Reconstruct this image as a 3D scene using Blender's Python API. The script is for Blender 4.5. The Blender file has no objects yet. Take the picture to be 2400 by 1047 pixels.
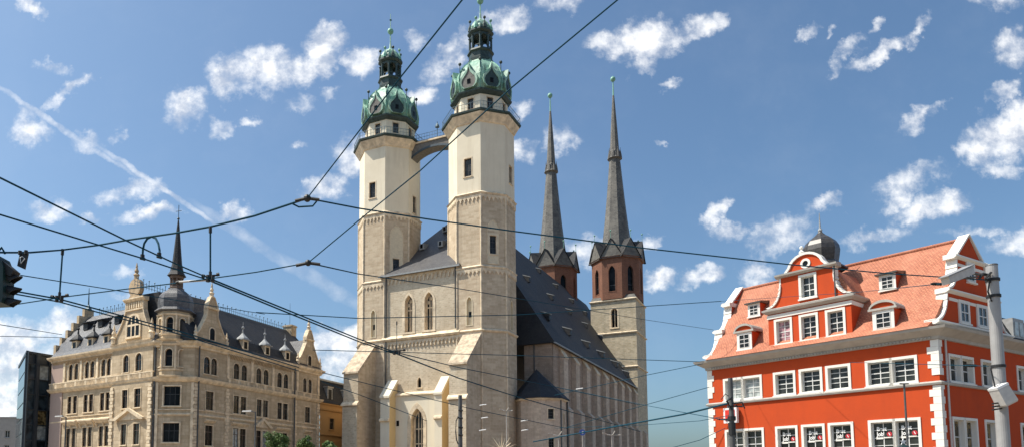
import bpy, bmesh, math, random
from mathutils import Vector
random.seed(7)
PI = math.pi
SC = bpy.context.scene
COL = SC.collection
# ------------------------------------------------------------------ camera model
CX, CY, FPX = 1000., 990., 1700.
TILT = math.radians(4.9); EYE = 1.7
CT, ST = math.cos(TILT), math.sin(TILT)
def ray(px, py):
    a = (px-CX)/FPX; v = (CY-py)/FPX
    return (a, CT-ST*v, ST+CT*v)
def at(px, py, Y):
    r = ray(px, py); k = Y/r[1]
    return (r[0]*k, Y, EYE+r[2]*k)
def atz(px, py, z):
    r = ray(px, py); k = (z-EYE)/r[2]
    return (r[0]*k, r[1]*k, z)
class Fr:
    """facade frame: u along the wall (compass degrees), d outward, z up; s=+1 if outward is right of u"""
    def __init__(s, x, y, a, sg=1):
        s.x, s.y, s.a, s.sg = x, y, a, sg
        t = math.radians(a); s.u = (math.sin(t), math.cos(t)); s.o = (s.u[1]*sg, -s.u[0]*sg)
    def p(s, u, d, z):
        return (s.x+s.u[0]*u+s.o[0]*d, s.y+s.u[1]*u+s.o[1]*d, z)
    def sub(s, u, d, da=0, sg=None):
        q = s.p(u, d, 0); return Fr(q[0], q[1], s.a+da, s.sg if sg is None else sg)
# ------------------------------------------------------------------ mesh builder
class MB:
    def __init__(s): s.v = []; s.f = []
    def poly(s, pts):
        n = len(s.v); s.v += [tuple(p) for p in pts]; s.f.append(list(range(n, n+len(pts))))
    def hexa(s, b, t):
        n = len(s.v); s.v += list(b)+list(t)
        s.f += [[n, n+3, n+2, n+1], [n+4, n+5, n+6, n+7]]
        for i in range(4): s.f.append([n+i, n+(i+1) % 4, n+4+(i+1) % 4, n+4+i])
    def box(s, fr, u0, u1, d0, d1, z0, z1):
        q = [(u0, d0), (u1, d0), (u1, d1), (u0, d1)]
        s.hexa([fr.p(u, d, z0) for u, d in q], [fr.p(u, d, z1) for u, d in q])
    def prism(s, fr, pts, d0, d1):
        A = [fr.p(u, d1, z) for u, z in pts]; B = [fr.p(u, d0, z) for u, z in pts]
        n = len(s.v); m = len(pts); s.v += A+B
        s.f.append(list(range(n, n+m))); s.f.append(list(range(n+2*m-1, n+m-1, -1)))
        for i in range(m): s.f.append([n+i, n+m+i, n+m+(i+1) % m, n+(i+1) % m])
    def xprism(s, fr, pts, u0, u1):
        """profile (d,z) extruded along u"""
        A = [fr.p(u0, d, z) for d, z in pts]; B = [fr.p(u1, d, z) for d, z in pts]
        n = len(s.v); m = len(pts); s.v += A+B
        s.f.append(list(range(n, n+m))); s.f.append(list(range(n+2*m-1, n+m-1, -1)))
        for i in range(m): s.f.append([n+i, n+m+i, n+m+(i+1) % m, n+(i+1) % m])
    def loft(s, rings, cap0=True, cap1=True, smooth=False):
        n = len(s.v); m = len(rings[0])
        for r in rings: s.v += [tuple(p) for p in r]
        for k in range(len(rings)-1):
            for i in range(m):
                a = n+k*m+i; b = n+k*m+(i+1) % m
                s.f.append([a, b, b+m, a+m])
        if cap0: s.f.append([n+i for i in range(m-1, -1, -1)])
        if cap1: s.f.append([n+(len(rings)-1)*m+i for i in range(m)])
    def lathe(s, x, y, prof, n=12, rot=0, cap0=True, cap1=True):
        s.loft([[(x+r*math.cos(rot+2*PI*i/n), y+r*math.sin(rot+2*PI*i/n), z) for i in range(n)] for r, z in prof], cap0, cap1)
    def ball(s, x, y, z, r, n=10):
        s.lathe(x, y, [(max(.01, r*math.sin(PI*k/7)), z-r*math.cos(PI*k/7)) for k in range(8)], n)
    def tube(s, pts, r, n=6, r1=None):
        pts = [Vector(p) for p in pts]; rings = []
        up = Vector((0, 0, 1))
        for i, p in enumerate(pts):
            t = (pts[min(i+1, len(pts)-1)]-pts[max(i-1, 0)]).normalized()
            a = t.cross(up)
            if a.length < 1e-3: a = t.cross(Vector((1, 0, 0)))
            a.normalize(); b = t.cross(a)
            rr = r if r1 is None else r+(r1-r)*i/(len(pts)-1)
            rings.append([tuple(p+a*rr*math.cos(2*PI*k/n)+b*rr*math.sin(2*PI*k/n)) for k in range(n)])
        s.loft(rings)
    def sweep(s, path, prof, closed=False):
        """profile (d,z) polygon swept along an (x,y) path, d measured to the right of travel, mitred"""
        n = len(path); rings = []
        for i in range(n):
            def dr(a, b):
                dx, dy = b[0]-a[0], b[1]-a[1]; L = math.hypot(dx, dy); return (dx/L, dy/L)
            if closed: d0 = dr(path[i-1], path[i]); d1 = dr(path[i], path[(i+1) % n])
            else:
                d0 = dr(path[i-1], path[i]) if i > 0 else dr(path[0], path[1])
                d1 = dr(path[i], path[i+1]) if i < n-1 else d0
            n0 = (d0[1], -d0[0]); n1 = (d1[1], -d1[0])
            m = (n0[0]+n1[0], n0[1]+n1[1]); k = 2/(m[0]**2+m[1]**2)
            m = (m[0]*k, m[1]*k)
            rings.append([(path[i][0]+m[0]*d, path[i][1]+m[1]*d, z) for d, z in prof])
        if closed: rings.append(rings[0])
        s.loft(rings, not closed, not closed)
    def wall(s, fr, u0, u1, z0, z1, holes=(), d=0):
        """holes: (a,b,c,e,kind) rectangles with optional arch heads"""
        us = sorted(set([u0, u1]+[h[i] for h in holes for i in (0, 1) if u0 < h[i] < u1]))
        zs = sorted(set([z0, z1]+[h[i] for h in holes for i in (2, 3) if z0 < h[i] < z1]))
        for i in range(len(us)-1):
            run = None
            for j in range(len(zs)-1):
                cu = (us[i]+us[i+1])/2; cz = (zs[j]+zs[j+1])/2
                inside = any(h[0] < cu < h[1] and h[2] < cz < h[3] for h in holes)
                if not inside:
                    s.poly([fr.p(us[i], d, zs[j]), fr.p(us[i+1], d, zs[j]), fr.p(us[i+1], d, zs[j+1]), fr.p(us[i], d, zs[j+1])])
        for h in holes:
            if h[4]:
                o = outline(*h[:5])[1:-1]
                for k in range(len(o)-1):
                    a, b = o[k], o[k+1]
                    if abs(a[0]-b[0]) < 1e-6: continue
                    s.poly([fr.p(a[0], d, a[1]), fr.p(b[0], d, b[1]), fr.p(b[0], d, h[3]), fr.p(a[0], d, h[3])])
    def build(s, name, mat, parent=None, loc=None, smooth=False, **kw):
        off = Vector(W[parent.name]) if parent else Vector(loc or (0, 0, 0))
        me = bpy.data.meshes.new(name)
        me.from_pydata([tuple(Vector(v)-off) for v in s.v], [], s.f)
        bm = bmesh.new(); bm.from_mesh(me)
        bmesh.ops.remove_doubles(bm, verts=bm.verts, dist=1e-4)
        bmesh.ops.recalc_face_normals(bm, faces=bm.faces)
        uv = bm.loops.layers.uv.new('UVMap')
        for f in bm.faces:
            nn = f.normal
            if abs(nn.z) > .999 or nn.length < .5: h = Vector((1, 0, 0)); w = Vector((0, 1, 0))
            else: h = Vector((-nn.y, nn.x, 0)).normalized(); w = nn.cross(h)
            if w.z < 0: w = -w
            for l in f.loops:
                p = l.vert.co+off
                l[uv].uv = (p.dot(h), p.dot(w))
            f.smooth = smooth
        bm.to_mesh(me); bm.free()
        me.materials.append(M[mat])
        o = bpy.data.objects.new(name, me); COL.objects.link(o)
        if parent: o.parent = parent; W[o.name] = tuple(off)
        else: o.location = off; W[o.name] = tuple(off)
        for k, v in kw.items(): o[k] = v
        return o
W = {}
def thing(name, label, cat, loc, group=None):
    o = bpy.data.objects.new(name, None); COL.objects.link(o); o.location = loc
    o['label'] = label; o['category'] = cat; o.empty_display_size = .3
    if group: o['group'] = group
    W[o.name] = tuple(loc); return o
def outline(u0, u1, z0, z1, kind=None, n=6):
    if not kind: return [(u0, z0), (u0, z1), (u1, z1), (u1, z0)]
    w = u1-u0; c = (u0+u1)/2; pts = [(u0, z0)]
    if kind == 'round':
        h = w/2
        for i in range(2*n+1):
            t = PI-PI*i/(2*n); pts.append((c+w/2*math.cos(t), z1-h+h*math.sin(t)))
    else:
        h = w*.95
        L = []
        for i in range(n+1):
            t = math.radians(60)*i/n
            L.append((u0+w-w*math.cos(t), z1-h+h*math.sin(t)/math.sin(math.radians(60))))
        pts += L+[(u0+u1-a, b) for a, b in reversed(L[:-1])]
    return pts+[(u1, z0)]
def ringmesh(mb, fr, A, B, dA, dB, dC):
    """outer outline A (front at dA, skirt back to dB), inner outline B reveal to dC"""
    m = len(A)
    for i in range(m):
        j = (i+1) % m
        a, b, c, e = A[i], A[j], B[j], B[i]
        mb.poly([fr.p(a[0], dA, a[1]), fr.p(b[0], dA, b[1]), fr.p(c[0], dA, c[1]), fr.p(e[0], dA, e[1])])
        mb.poly([fr.p(a[0], dA, a[1]), fr.p(b[0], dA, b[1]), fr.p(b[0], dB, b[1]), fr.p(a[0], dB, a[1])])
        mb.poly([fr.p(e[0], dA, e[1]), fr.p(c[0], dA, c[1]), fr.p(c[0], dC, c[1]), fr.p(e[0], dC, e[1])])
def window(root, fr, u0, u1, z0, z1, kind=None, sur=.15, surm='trim_white', proud=.06, rev=.28, vb=(.5,), hb=(.33, .66), bar=.06, sashm='sash_white', glass='glass', name='window', fw=.07, sill=True, flat=False, d=0, **kw):
    """one window: surround + sash + pane. returns the hole for the wall"""
    A = outline(u0, u1, z0, z1, kind); B = outline(u0+sur, u1-sur, z0+sur*.6, z1-sur, kind)
    C = outline(u0+sur+fw, u1-sur-fw, z0+sur*.6+fw, z1-sur-fw, kind)
    s = MB(); ringmesh(s, fr, A, B, d+proud, d-.02, d-rev)
    if sill: s.box(fr, u0-.05, u1+.05, d-.02, d+proud+.08, z0-.08, z0+.02)
    w = s.build(name, surm, root, **kw)
    tgt = root if flat else w
    q = MB(); ringmesh(q, fr, B, C, d-rev+.07, d-rev+.02, d-rev+.02)
    a0, a1, c0, c1 = u0+sur+fw, u1-sur-fw, z0+sur*.6+fw, z1-sur-fw
    def top(u):
        if not kind: return c1
        o = C[1:-1]
        for k in range(len(o)-1):
            if o[k][0] <= u <= o[k+1][0] and o[k+1][0] > o[k][0]:
                t = (u-o[k][0])/(o[k+1][0]-o[k][0]); return o[k][1]+t*(o[k+1][1]-o[k][1])
        return c1
    for v in vb:
        x = a0+(a1-a0)*v; q.box(fr, x-bar/2, x+bar/2, d-rev+.015, d-rev+.06, c0, top(x))
    for i, h in enumerate(hb):
        z = c0+(c1-c0)*h; hh = bar*(.75 if i % 2 == 0 and len(hb) == 3 else 1.2)/2
        q.box(fr, a0, a1, d-rev+.012, d-rev+.055, z-hh, z+hh)
    q.build('sash', sashm, tgt)
    g = MB(); g.poly([fr.p(x, d-rev+.022, z) for x, z in B]); g.build('pane', glass, tgt)
    k = sur*.4
    return (u0+k, u1-k, z0+k*.6, z1-k, kind)
# ------------------------------------------------------------------ materials
M = {}
class NT:
    def __init__(s, m): s.t = m.node_tree; s.n = s.t.nodes; s.l = s.t.links
    def N(s, typ, ins=None, **pr):
        n = s.n.new(typ)
        for k, v in pr.items(): setattr(n, k, v)
        for k, v in (ins or {}).items():
            if isinstance(v, bpy.types.NodeSocket): s.l.new(v, n.inputs[k])
            else: n.inputs[k].default_value = v
        return n
    def mix(s, f, a, b, bt='MIX'):
        n = s.n.new('ShaderNodeMix'); n.data_type = 'RGBA'; n.blend_type = bt
        for i, v in ((0, f), (6, a), (7, b)):
            if isinstance(v, bpy.types.NodeSocket): s.l.new(v, n.inputs[i])
            else: n.inputs[i].default_value = v if i == 0 else (*v[:3], 1)
        return n.outputs[2]
    def ramp(s, f, a, b, c0=(0, 0, 0), c1=(1, 1, 1)):
        n = s.n.new('ShaderNodeValToRGB'); s.l.new(f, n.inputs[0])
        n.color_ramp.elements[0].position = a; n.color_ramp.elements[1].position = b
        n.color_ramp.elements[0].color = (*c0, 1); n.color_ramp.elements[1].color = (*c1, 1)
        return n.outputs[0]
    def math(s, op, a, b=0., c=0.):
        n = s.n.new('ShaderNodeMath'); n.operation = op
        for i, v in enumerate((a, b, c)):
            if isinstance(v, bpy.types.NodeSocket): s.l.new(v, n.inputs[i])
            else: n.inputs[i].default_value = v
        return n.outputs[0]
def new(name, rough=.8, metal=0., spec=.5):
    m = bpy.data.materials.new(name); m.use_nodes = True; M[name] = m
    t = NT(m); b = m.node_tree.nodes['Principled BSDF']
    b.inputs['Roughness'].default_value = rough; b.inputs['Metallic'].default_value = metal
    b.inputs['Specular IOR Level'].default_value = spec
    return t, b
def simple(name, col, rough=.6, metal=0., var=.12, scale=3., spec=.5, bump=0.):
    t, b = new(name, rough, metal, spec)
    co = t.N('ShaderNodeTexCoord').outputs['Object']
    n = t.N('ShaderNodeTexNoise', {'Vector': co, 'Scale': scale, 'Detail': 5., 'Roughness': .6})
    c = t.mix(t.ramp(n.outputs[0], .3, .7), [x*(1-var) for x in col], [min(1, x*(1+var)) for x in col])
    t.l.new(c, b.inputs['Base Color'])
    if bump:
        bp = t.N('ShaderNodeBump', {'Height': n.outputs[0], 'Strength': bump, 'Distance': .05}); t.l.new(bp.outputs[0], b.inputs['Normal'])
    return t, b
def masonry(name, c1, c2, mort, bw, bh, ms=.02, stain=(.3, .27, .2), stf=.5, bump=.3, rough=.9, big=.35, blotch=None, sq=.5, offs=.5):
    t, b = new(name, rough, 0, .25)
    tc = t.N('ShaderNodeTexCoord')
    wob = t.N('ShaderNodeTexNoise', {'Vector': tc.outputs['UV'], 'Scale': 1.3, 'Detail': 2.})
    uv = t.N('ShaderNodeVectorMath', {0: tc.outputs['UV'], 1: t.N('ShaderNodeVectorMath', {0: wob.outputs[1], 'Scale': .06}, operation='SCALE').outputs[0]}, operation='ADD').outputs[0]
    br = t.N('ShaderNodeTexBrick', {'Vector': uv, 'Color1': (*c1, 1), 'Color2': (*c2, 1), 'Mortar': (*mort, 1), 'Scale': 1., 'Mortar Size': ms, 'Mortar Smooth': .4, 'Bias': 0., 'Brick Width': bw, 'Row Height': bh}, offset=offs)
    n1 = t.N('ShaderNodeTexNoise', {'Vector': tc.outputs['Object'], 'Scale': big, 'Detail': 8., 'Roughness': .65})
    n2 = t.N('ShaderNodeTexNoise', {'Vector': tc.outputs['Object'], 'Scale': 4., 'Detail': 6., 'Roughness': .7})
    mp = t.N('ShaderNodeMapping', {'Vector': tc.outputs['Object'], 'Scale': (1.4, 1.4, .12)})
    n3 = t.N('ShaderNodeTexNoise', {'Vector': mp.outputs[0], 'Scale': 1., 'Detail': 6., 'Roughness': .6})
    col = t.mix(t.math('MULTIPLY', t.ramp(n1.outputs[0], .42, .72), stf), br.outputs[0], stain)
    col = t.mix(t.math('MULTIPLY', t.ramp(n3.outputs[0], .5, .75), stf*.7), col, [x*.75 for x in stain])
    if blotch: col = t.mix(t.math('MULTIPLY', t.ramp(n2.outputs[0], .52, .62), .6), col, blotch)
    col = t.mix(.5, col, t.ramp(n2.outputs[0], .25, .75, (.5, .48, .46), (1, 1, 1)), 'MULTIPLY')
    t.l.new(col, b.inputs['Base Color'])
    hgt = t.math('ADD', t.math('MULTIPLY', br.outputs[1], -1.), t.math('MULTIPLY', n2.outputs[0], .8))
    bp = t.N('ShaderNodeBump', {'Height': hgt, 'Strength': bump, 'Distance': .06}); t.l.new(bp.outputs[0], b.inputs['Normal'])
    return t, b
def plaster(name, col, dirt, f=.4, rough=.9, big=.25, streak=.35):
    t, b = new(name, rough, 0, .2)
    tc = t.N('ShaderNodeTexCoord')
    n1 = t.N('ShaderNodeTexNoise', {'Vector': tc.outputs['Object'], 'Scale': big, 'Detail': 9., 'Roughness': .65})
    mp = t.N('ShaderNodeMapping', {'Vector': tc.outputs['Object'], 'Scale': (1.2, 1.2, .1)})
    n3 = t.N('ShaderNodeTexNoise', {'Vector': mp.outputs[0], 'Scale': 1.3, 'Detail': 7., 'Roughness': .6})
    n2 = t.N('ShaderNodeTexNoise', {'Vector': tc.outputs['Object'], 'Scale': 9., 'Detail': 4.})
    c = t.mix(t.math('MULTIPLY', t.ramp(n1.outputs[0], .4, .75), f), col, dirt)
    c = t.mix(t.math('MULTIPLY', t.ramp(n3.outputs[0], .5, .8), streak), c, dirt)
    t.l.new(c, b.inputs['Base Color'])
    bp = t.N('ShaderNodeBump', {'Height': n2.outputs[0], 'Strength': .15, 'Distance': .03}); t.l.new(bp.outputs[0], b.inputs['Normal'])
masonry('church_stone', (.80, .67, .49), (.62, .49, .34), (.72, .60, .44), .85, .36, .03, (.44, .33, .22), .6, .2, blotch=(.54, .42, .30))
masonry('church_rubble', (.84, .72, .54), (.62, .51, .36), (.78, .68, .52), .5, .27, .045, (.50, .39, .26), .55, .25, blotch=(.56, .44, .31))
plaster('church_plaster', (.84, .75, .58), (.60, .51, .37), .45, streak=.6)
plaster('porch_plaster', (.82, .75, .60), (.64, .55, .40), .35)
plaster('ochre_plaster', (.68, .53, .29), (.54, .42, .24), .5)
masonry('nave_shaded', (.54, .42, .33), (.42, .32, .25), (.40, .31, .24), .7, .33, .02, (.28, .21, .15), .6, .2)  # nave wall between the piers, recess shade put into the darker colour
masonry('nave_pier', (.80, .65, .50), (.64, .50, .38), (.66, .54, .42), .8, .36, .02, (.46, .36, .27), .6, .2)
simple('stone_trim', (.72, .59, .42), .85, var=.32, scale=1.2, bump=.2)
simple('cap_stone', (.50, .40, .285), .9, var=.42, scale=1.6, bump=.3)
simple('dormer_grey', (.17, .16, .145), .8, var=.3)
simple('niche_plaster', (.70, .60, .43), .9, var=.1)
simple('lead', (.30, .31, .31), .5, var=.2)
masonry('brick_red', (.28, .12, .07), (.20, .085, .055), (.34, .22, .16), .5, .16, .015, (.16, .08, .06), .5, .2)
masonry('brick_stone', (.74, .62, .44), (.52, .42, .28), (.60, .56, .44), .7, .33, .035, (.36, .33, .25), .4, .4)
masonry('slate', (.036, .039, .044), (.024, .026, .031), (.02, .02, .025), .3, .24, .012, (.075, .07, .065), .45, .25, .6)
masonry('slate_grey', (.19, .18, .16), (.10, .095, .09), (.08, .08, .08), .5, .35, .012, (.30, .28, .24), .5, .25, .6)
masonry('slate_mid', (.11, .11, .115), (.07, .07, .078), (.04, .04, .045), .3, .24, .012, (.16, .15, .14), .4, .2, .45)
masonry('slate_sunlit', (.17, .17, .175), (.10, .10, .11), (.06, .06, .07), .3, .24, .012, (.24, .225, .21), .4, .25, .42)  # same slate as the dark roofs, sunlight put into the paler colour
def copper():
    t, b = new('copper_green', .55, 0, .5)
    tc = t.N('ShaderNodeTexCoord')
    n1 = t.N('ShaderNodeTexNoise', {'Vector': tc.outputs['Object'], 'Scale': .9, 'Detail': 8., 'Roughness': .65})
    mp = t.N('ShaderNodeMapping', {'Vector': tc.outputs['Object'], 'Scale': (2., 2., .3)})
    n2 = t.N('ShaderNodeTexNoise', {'Vector': mp.outputs[0], 'Scale': 1.2, 'Detail': 6.})
    c = t.mix(t.ramp(n1.outputs[0], .35, .65), (.13, .31, .23), (.44, .62, .48))
    c = t.mix(t.math('MULTIPLY', t.ramp(n2.outputs[0], .5, .68), .75), c, (.035, .07, .06))
    t.l.new(c, b.inputs['Base Color'])
copper()
simple('copper_dark', (.032, .055, .05), .5, var=.5, scale=2.5)
simple('verdigris', (.20, .42, .32), .5, var=.2)
def sandstone(name, c1, c2, m):
    masonry(name, c1, c2, m, .9, .42, .018, (.36, .27, .17), .75, .25, blotch=(.44, .34, .22))
sandstone('sandstone', (.74, .60, .42), (.56, .44, .29), (.46, .36, .24))
simple('sandstone_trim', (.72, .58, .40), .85, var=.3, scale=1.5, bump=.15)
simple('sandstone_dark', (.46, .34, .21), .85, var=.3, scale=1.5, bump=.15)
plaster('pier_plaster', (.44, .33, .28), (.36, .27, .22), .4)
plaster('red_plaster', (.52, .070, .018), (.40, .058, .020), .6, big=.6, streak=.45)
plaster('trim_white', (.78, .76, .70), (.66, .63, .56), .35)
plaster('orange_plaster', (.46, .27, .11), (.36, .21, .09), .5)
simple('trim_grey', (.38, .36, .325), .8, var=.12, scale=1.5)
simple('sash_white', (.62, .62, .60), .5, var=.05)
simple('sash_brown', (.10, .065, .045), .5, var=.2)
simple('sash_dark', (.05, .05, .05), .5, var=.2)
def tiles():
    t, b = new('roof_tile', .75, 0, .3)
    tc = t.N('ShaderNodeTexCoord')
    br = t.N('ShaderNodeTexBrick', {'Vector': tc.outputs['UV'], 'Color1': (.50, .19, .105, 1), 'Color2': (.38, .13, .075, 1), 'Mortar': (.20, .07, .04, 1), 'Scale': 1., 'Mortar Size': .02, 'Mortar Smooth': .3, 'Brick Width': .2, 'Row Height': .17})
    n1 = t.N('ShaderNodeTexNoise', {'Vector': tc.outputs['Object'], 'Scale': .8, 'Detail': 8., 'Roughness': .6})
    c = t.mix(t.math('MULTIPLY', t.ramp(n1.outputs[0], .4, .7), .45), br.outputs[0], (.56, .25, .155))
    t.l.new(c, b.inputs['Base Color'])
    sx = t.N('ShaderNodeSeparateXYZ', {0: tc.outputs['UV']})
    saw = t.math('FRACT', t.math('DIVIDE', sx.outputs[1], .17))
    h = t.math('ADD', t.math('MULTIPLY', saw, -1.), t.math('MULTIPLY', br.outputs[1], -.4))
    bp = t.N('ShaderNodeBump', {'Height': h, 'Strength': .25, 'Distance': .02}); t.l.new(bp.outputs[0], b.inputs['Normal'])
tiles()
simple('onion_slate', (.055, .05, .045), .38, var=.5, scale=5)
def glassmat(name, col, rough=.06, var=.6, sc=.8):
    t, b = new(name, rough, 0, .35)
    tc = t.N('ShaderNodeTexCoord')
    n = t.N('ShaderNodeTexNoise', {'Vector': tc.outputs['Object'], 'Scale': sc, 'Detail': 2.})
    c = t.mix(t.ramp(n.outputs[0], .4, .6), [x*(1-var) for x in col], [x*(1+var) for x in col])
    t.l.new(c, b.inputs['Base Color'])
    n4 = t.N('ShaderNodeTexNoise', {'Vector': tc.outputs['Object'], 'Scale': 1.5, 'Detail': 1.})
    bp = t.N('ShaderNodeBump', {'Height': n4.outputs[0], 'Strength': .12, 'Distance': .05}); t.l.new(bp.outputs[0], b.inputs['Normal'])
glassmat('glass', (.022, .024, .022))
glassmat('glass_dark', (.009, .010, .011), .12)
M['glass_dark'].node_tree.nodes['Principled BSDF'].inputs['Specular IOR Level'].default_value = .12
glassmat('glass_lead', (.035, .038, .036), .25)
glassmat('glass_curtain', (.34, .37, .36), .12, .25, 2.5)
glassmat('glass_pink', (.36, .20, .22), .15, .5, 3.)
glassmat('glass_amber', (.15, .11, .05), .12, .7, 2.5)
glassmat('glass_facade', (.03, .045, .055), .03, .6)
simple('frame_steel', (.045, .055, .065), .4, .3)
simple('steel_pole', (.34, .33, .32), .5, .2, var=.15, scale=2)
simple('dark_pole', (.09, .09, .088), .5, .2, var=.25, scale=3)
simple('wire', (.010, .055, .085), .8, 0, var=.1, spec=.1)
simple('lantern_brown', (.15, .105, .08), .8, var=.3)
simple('rubber_black', (.012, .013, .014), .6, var=.2)
simple('signal_green', (.006, .026, .024), .5, var=.3)
simple('paint_white', (.80, .80, .78), .5, var=.04)
simple('paint_red', (.65, .03, .015), .45, var=.05)
simple('decal_red', (.42, .02, .03), .45, var=.1)
simple('paint_blue', (.05, .12, .42), .4, var=.1)
simple('box_grey', (.50, .48, .45), .6, var=.1, scale=8)
simple('concrete', (.36, .34, .31), .9, var=.1)
simple('bark', (.09, .065, .045), .9, var=.3, scale=6)
simple('iron', (.05, .07, .085), .5, .3, var=.2)
simple('iron_blue', (.10, .16, .20), .5, .2, var=.2)
simple('gilt', (.75, .62, .42), .4, .3)
def ground_mat():
    t, b = masonry('paving', (.30, .245, .185), (.26, .21, .16), (.16, .13, .10), .6, .3, .015, (.28, .225, .17), .4, .2, big=.1)
ground_mat()
def leaf():
    t, b = new('leaves', .6, 0, .3)
    oi = t.N('ShaderNodeTexCoord')
    n = t.N('ShaderNodeTexNoise', {'Vector': oi.outputs['Object'], 'Scale': 2.5, 'Detail': 3.})
    c = t.mix(t.ramp(n.outputs[0], .35, .65), (.045, .09, .02), (.13, .19, .05))
    t.l.new(c, b.inputs['Base Color'])
leaf()
# ================================================================== GROUND
g = MB(); g.poly([(-900, -300, 0), (900, -300, 0), (900, 1500, 0), (-900, 1500, 0)])
g.build('ground', 'paving', kind='structure')

# ================================================================== CHURCH
q = at(1127, 450, 100)
FC = Fr(q[0], q[1], -62., -1)          # u to the left along the front, d towards the market
S8 = 3.8; R8 = 1/(2*math.sin(PI/8)); AP = S8*(1+2**.5)/2
ROT = math.radians(242-22.5)
church = thing('church', 'big pale stone church with twin domed octagonal towers joined by a bridge', 'church', FC.p(9.87, -10, 0))
def ring8(c, s, z, rot=ROT, n=8):
    r = s*R8
    return [(c[0]+r*math.cos(rot+2*PI*i/n), c[1]+r*math.sin(rot+2*PI*i/n), z) for i in range(n)]
def faces8(c, s):
    r = ring8(c, s, 0); out = []
    for i in range(8):
        a, b = r[i], r[(i+1) % 8]
        out.append(Fr(a[0], a[1], math.degrees(math.atan2(b[0]-a[0], b[1]-a[1])), 1))
    return out                           # 0 front, 1 right diagonal, 2 right side, 7 left diagonal
def frieze(mb, fr, u0, u1, z, h=.85, step=.62, d=.12):
    """little hanging arches under a string course"""
    n = max(1, int(round((u1-u0)/step))); w = (u1-u0)/n
    mb.box(fr, u0, u1, 0, d, z-.28, z)
    for i in range(n+1):
        c = u0+i*w; a, b = max(u0, c-w*.16), min(u1, c+w*.16)
        mb.prism(fr, [(a, z-.28), (b, z-.28), (b, z-h*.8), ((a+b)/2, z-h), (a, z-h*.8)], 0, d)
    for i in range(n):
        c = u0+(i+.5)*w
        for sg in (-1, 1):
            mb.prism(fr, [(c+sg*w*.34, z-.28), (c, z-.28), (c, z-.33), (c+sg*w*.34, z-.62)], 0, d*.9)
def tower(c, key):
    t = MB(); F = faces8(c, S8); H = {i: [] for i in range(8)}; holder = []
    s2 = S8*.985; FU = faces8(c, s2)
    tw = None
    # temporary object first so windows can be parented: build shaft afterwards with holes
    spec = []
    if key == 'right':
        spec = [('up', 0, 1.0, 2.45, 45.8, 48.7, None), ('up', 2, 1.5, 2.9, 45.6, 48.5, None),
                ('lo', 1, 1.15, 2.45, 34.3, 37.2, None), ('lo', 2, 1.3, 2.5, 23.8, 28.3, 'gothic'), ('lo', 0, 1.35, 2.45, 24.1, 28.4, 'gothic')]
    else:
        spec = [('up', 0, .75, 2.15, 45.7, 48.4, None), ('up', 2, 1.2, 2.5, 43.9, 46.8, None),
                ('lo', 1, 1.15, 2.45, 33.6, 36.2, None), ('lo', 0, 1.3, 2.35, 23.9, 28.3, 'gothic')]
    hl = {i: [] for i in range(8)}; hu = {i: [] for i in range(8)}
    def hole(u0, u1, z0, z1, k, sur): kk = sur*.4; return (u0+kk, u1-kk, z0+kk*.6, z1-kk, k)
    for s in spec:
        (hu if s[0] == 'up' else hl)[s[1]].append(hole(*s[2:], .15))
    for i in range(8): t.wall(F[i], 0, S8, 0, 43.1, hl[i])
    shaft = t.build('tower', 'church_stone', church)
    t = MB()
    for i in range(8): t.wall(FU[i], 0, s2, 43.1, 54.2, hu[i])
    t.build('upper_shaft', 'church_plaster', shaft)
    for s in spec:
        fr = (FU if s[0] == 'up' else F)[s[1]]
        lanc = s[6] is not None
        if lanc:
            n = MB(); ringmesh(n, fr, outline(*s[2:]), outline(s[2]+.15, s[3]-.15, s[4]+.1, s[5]-.15, s[6]), .05, -.02, -.35)
            n.poly([fr.p(u, -.33, z) for u, z in outline(s[2]+.15, s[3]-.15, s[4]+.1, s[5]-.15, s[6])])
            n.build('lancet_niche', 'niche_plaster', shaft)
            n = MB(); m = (s[2]+s[3])/2; n.box(fr, m-.2, m+.2, -.4, -.31, s[4]+1.3, s[4]+2.1); n.build('slit_window', 'glass_dark', shaft)
        else:
            window(shaft, fr, *s[2:], sur=.15, surm='stone_trim', proud=.03, rev=.3, vb=(.5,), hb=(.33, .66), sashm='sash_dark', glass='glass_lead', bar=.05, flat=True)
    # blind niche on the diagonal face with a window at its foot
    n = MB(); fr = F[1]
    if key == 'right': o = outline(.95, 2.65, 33.0, 39.3, 'gothic')
    else: o = outline(.8, 2.85, 33.2, 41.2, 'gothic')
    win = (1.15, 2.45, 34.3, 37.2) if key == 'right' else (1.15, 2.45, 33.6, 36.2)
    ringmesh(n, fr, [(u*1.06-.06*1.8, z+.12) if z > 34 else (u*1.06-.06*1.8, z-.1) for u, z in o], o, .09, 0, .012)
    n.build('niche_frame', 'stone_trim', shaft)
    n = MB(); n.wall(fr, o[0][0], o[-1][0], o[0][1], o[len(o)//2][1]-1.9, [(*win, None)], .03)
    zc = o[len(o)//2][1]-1.9
    n.poly([fr.p(u, .03, max(z, zc)) for u, z in o[1:-1]])
    n.build('niche', 'niche_plaster', shaft)
    # string courses
    for z, pr in ((23.35, .28), (32.5, .22), (43.15, .28)):
        n = MB(); r = [(p[0], p[1]) for p in ring8(c, S8, 0)]
        n.sweep(r, [(-.05, z-.25), (pr*.5, z-.2), (pr, z), (-.05, z+.28)], True)
        n.build('string_course', 'stone_trim', shaft)
        n = MB()
        for i in (0, 1, 2, 7):
            if z > 24 or i == 0: frieze(n, F[i], 0.02, S8-.02, z-.25, .95 if z > 40 else .8)
        if n.v: n.build('arched_frieze', 'stone_trim', shaft)
    if True:
        n = MB()
        for i in (0, 1, 2, 7): # corner shafts
            p = F[i].p(0, 0, 0); n.lathe(p[0], p[1], [(.14, 0), (.14, 43)], 6)
        n.build('corner_roll', 'stone_trim', shaft)
    # gallery
    r0 = [(p[0], p[1]) for p in ring8(c, s2, 0)]
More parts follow.
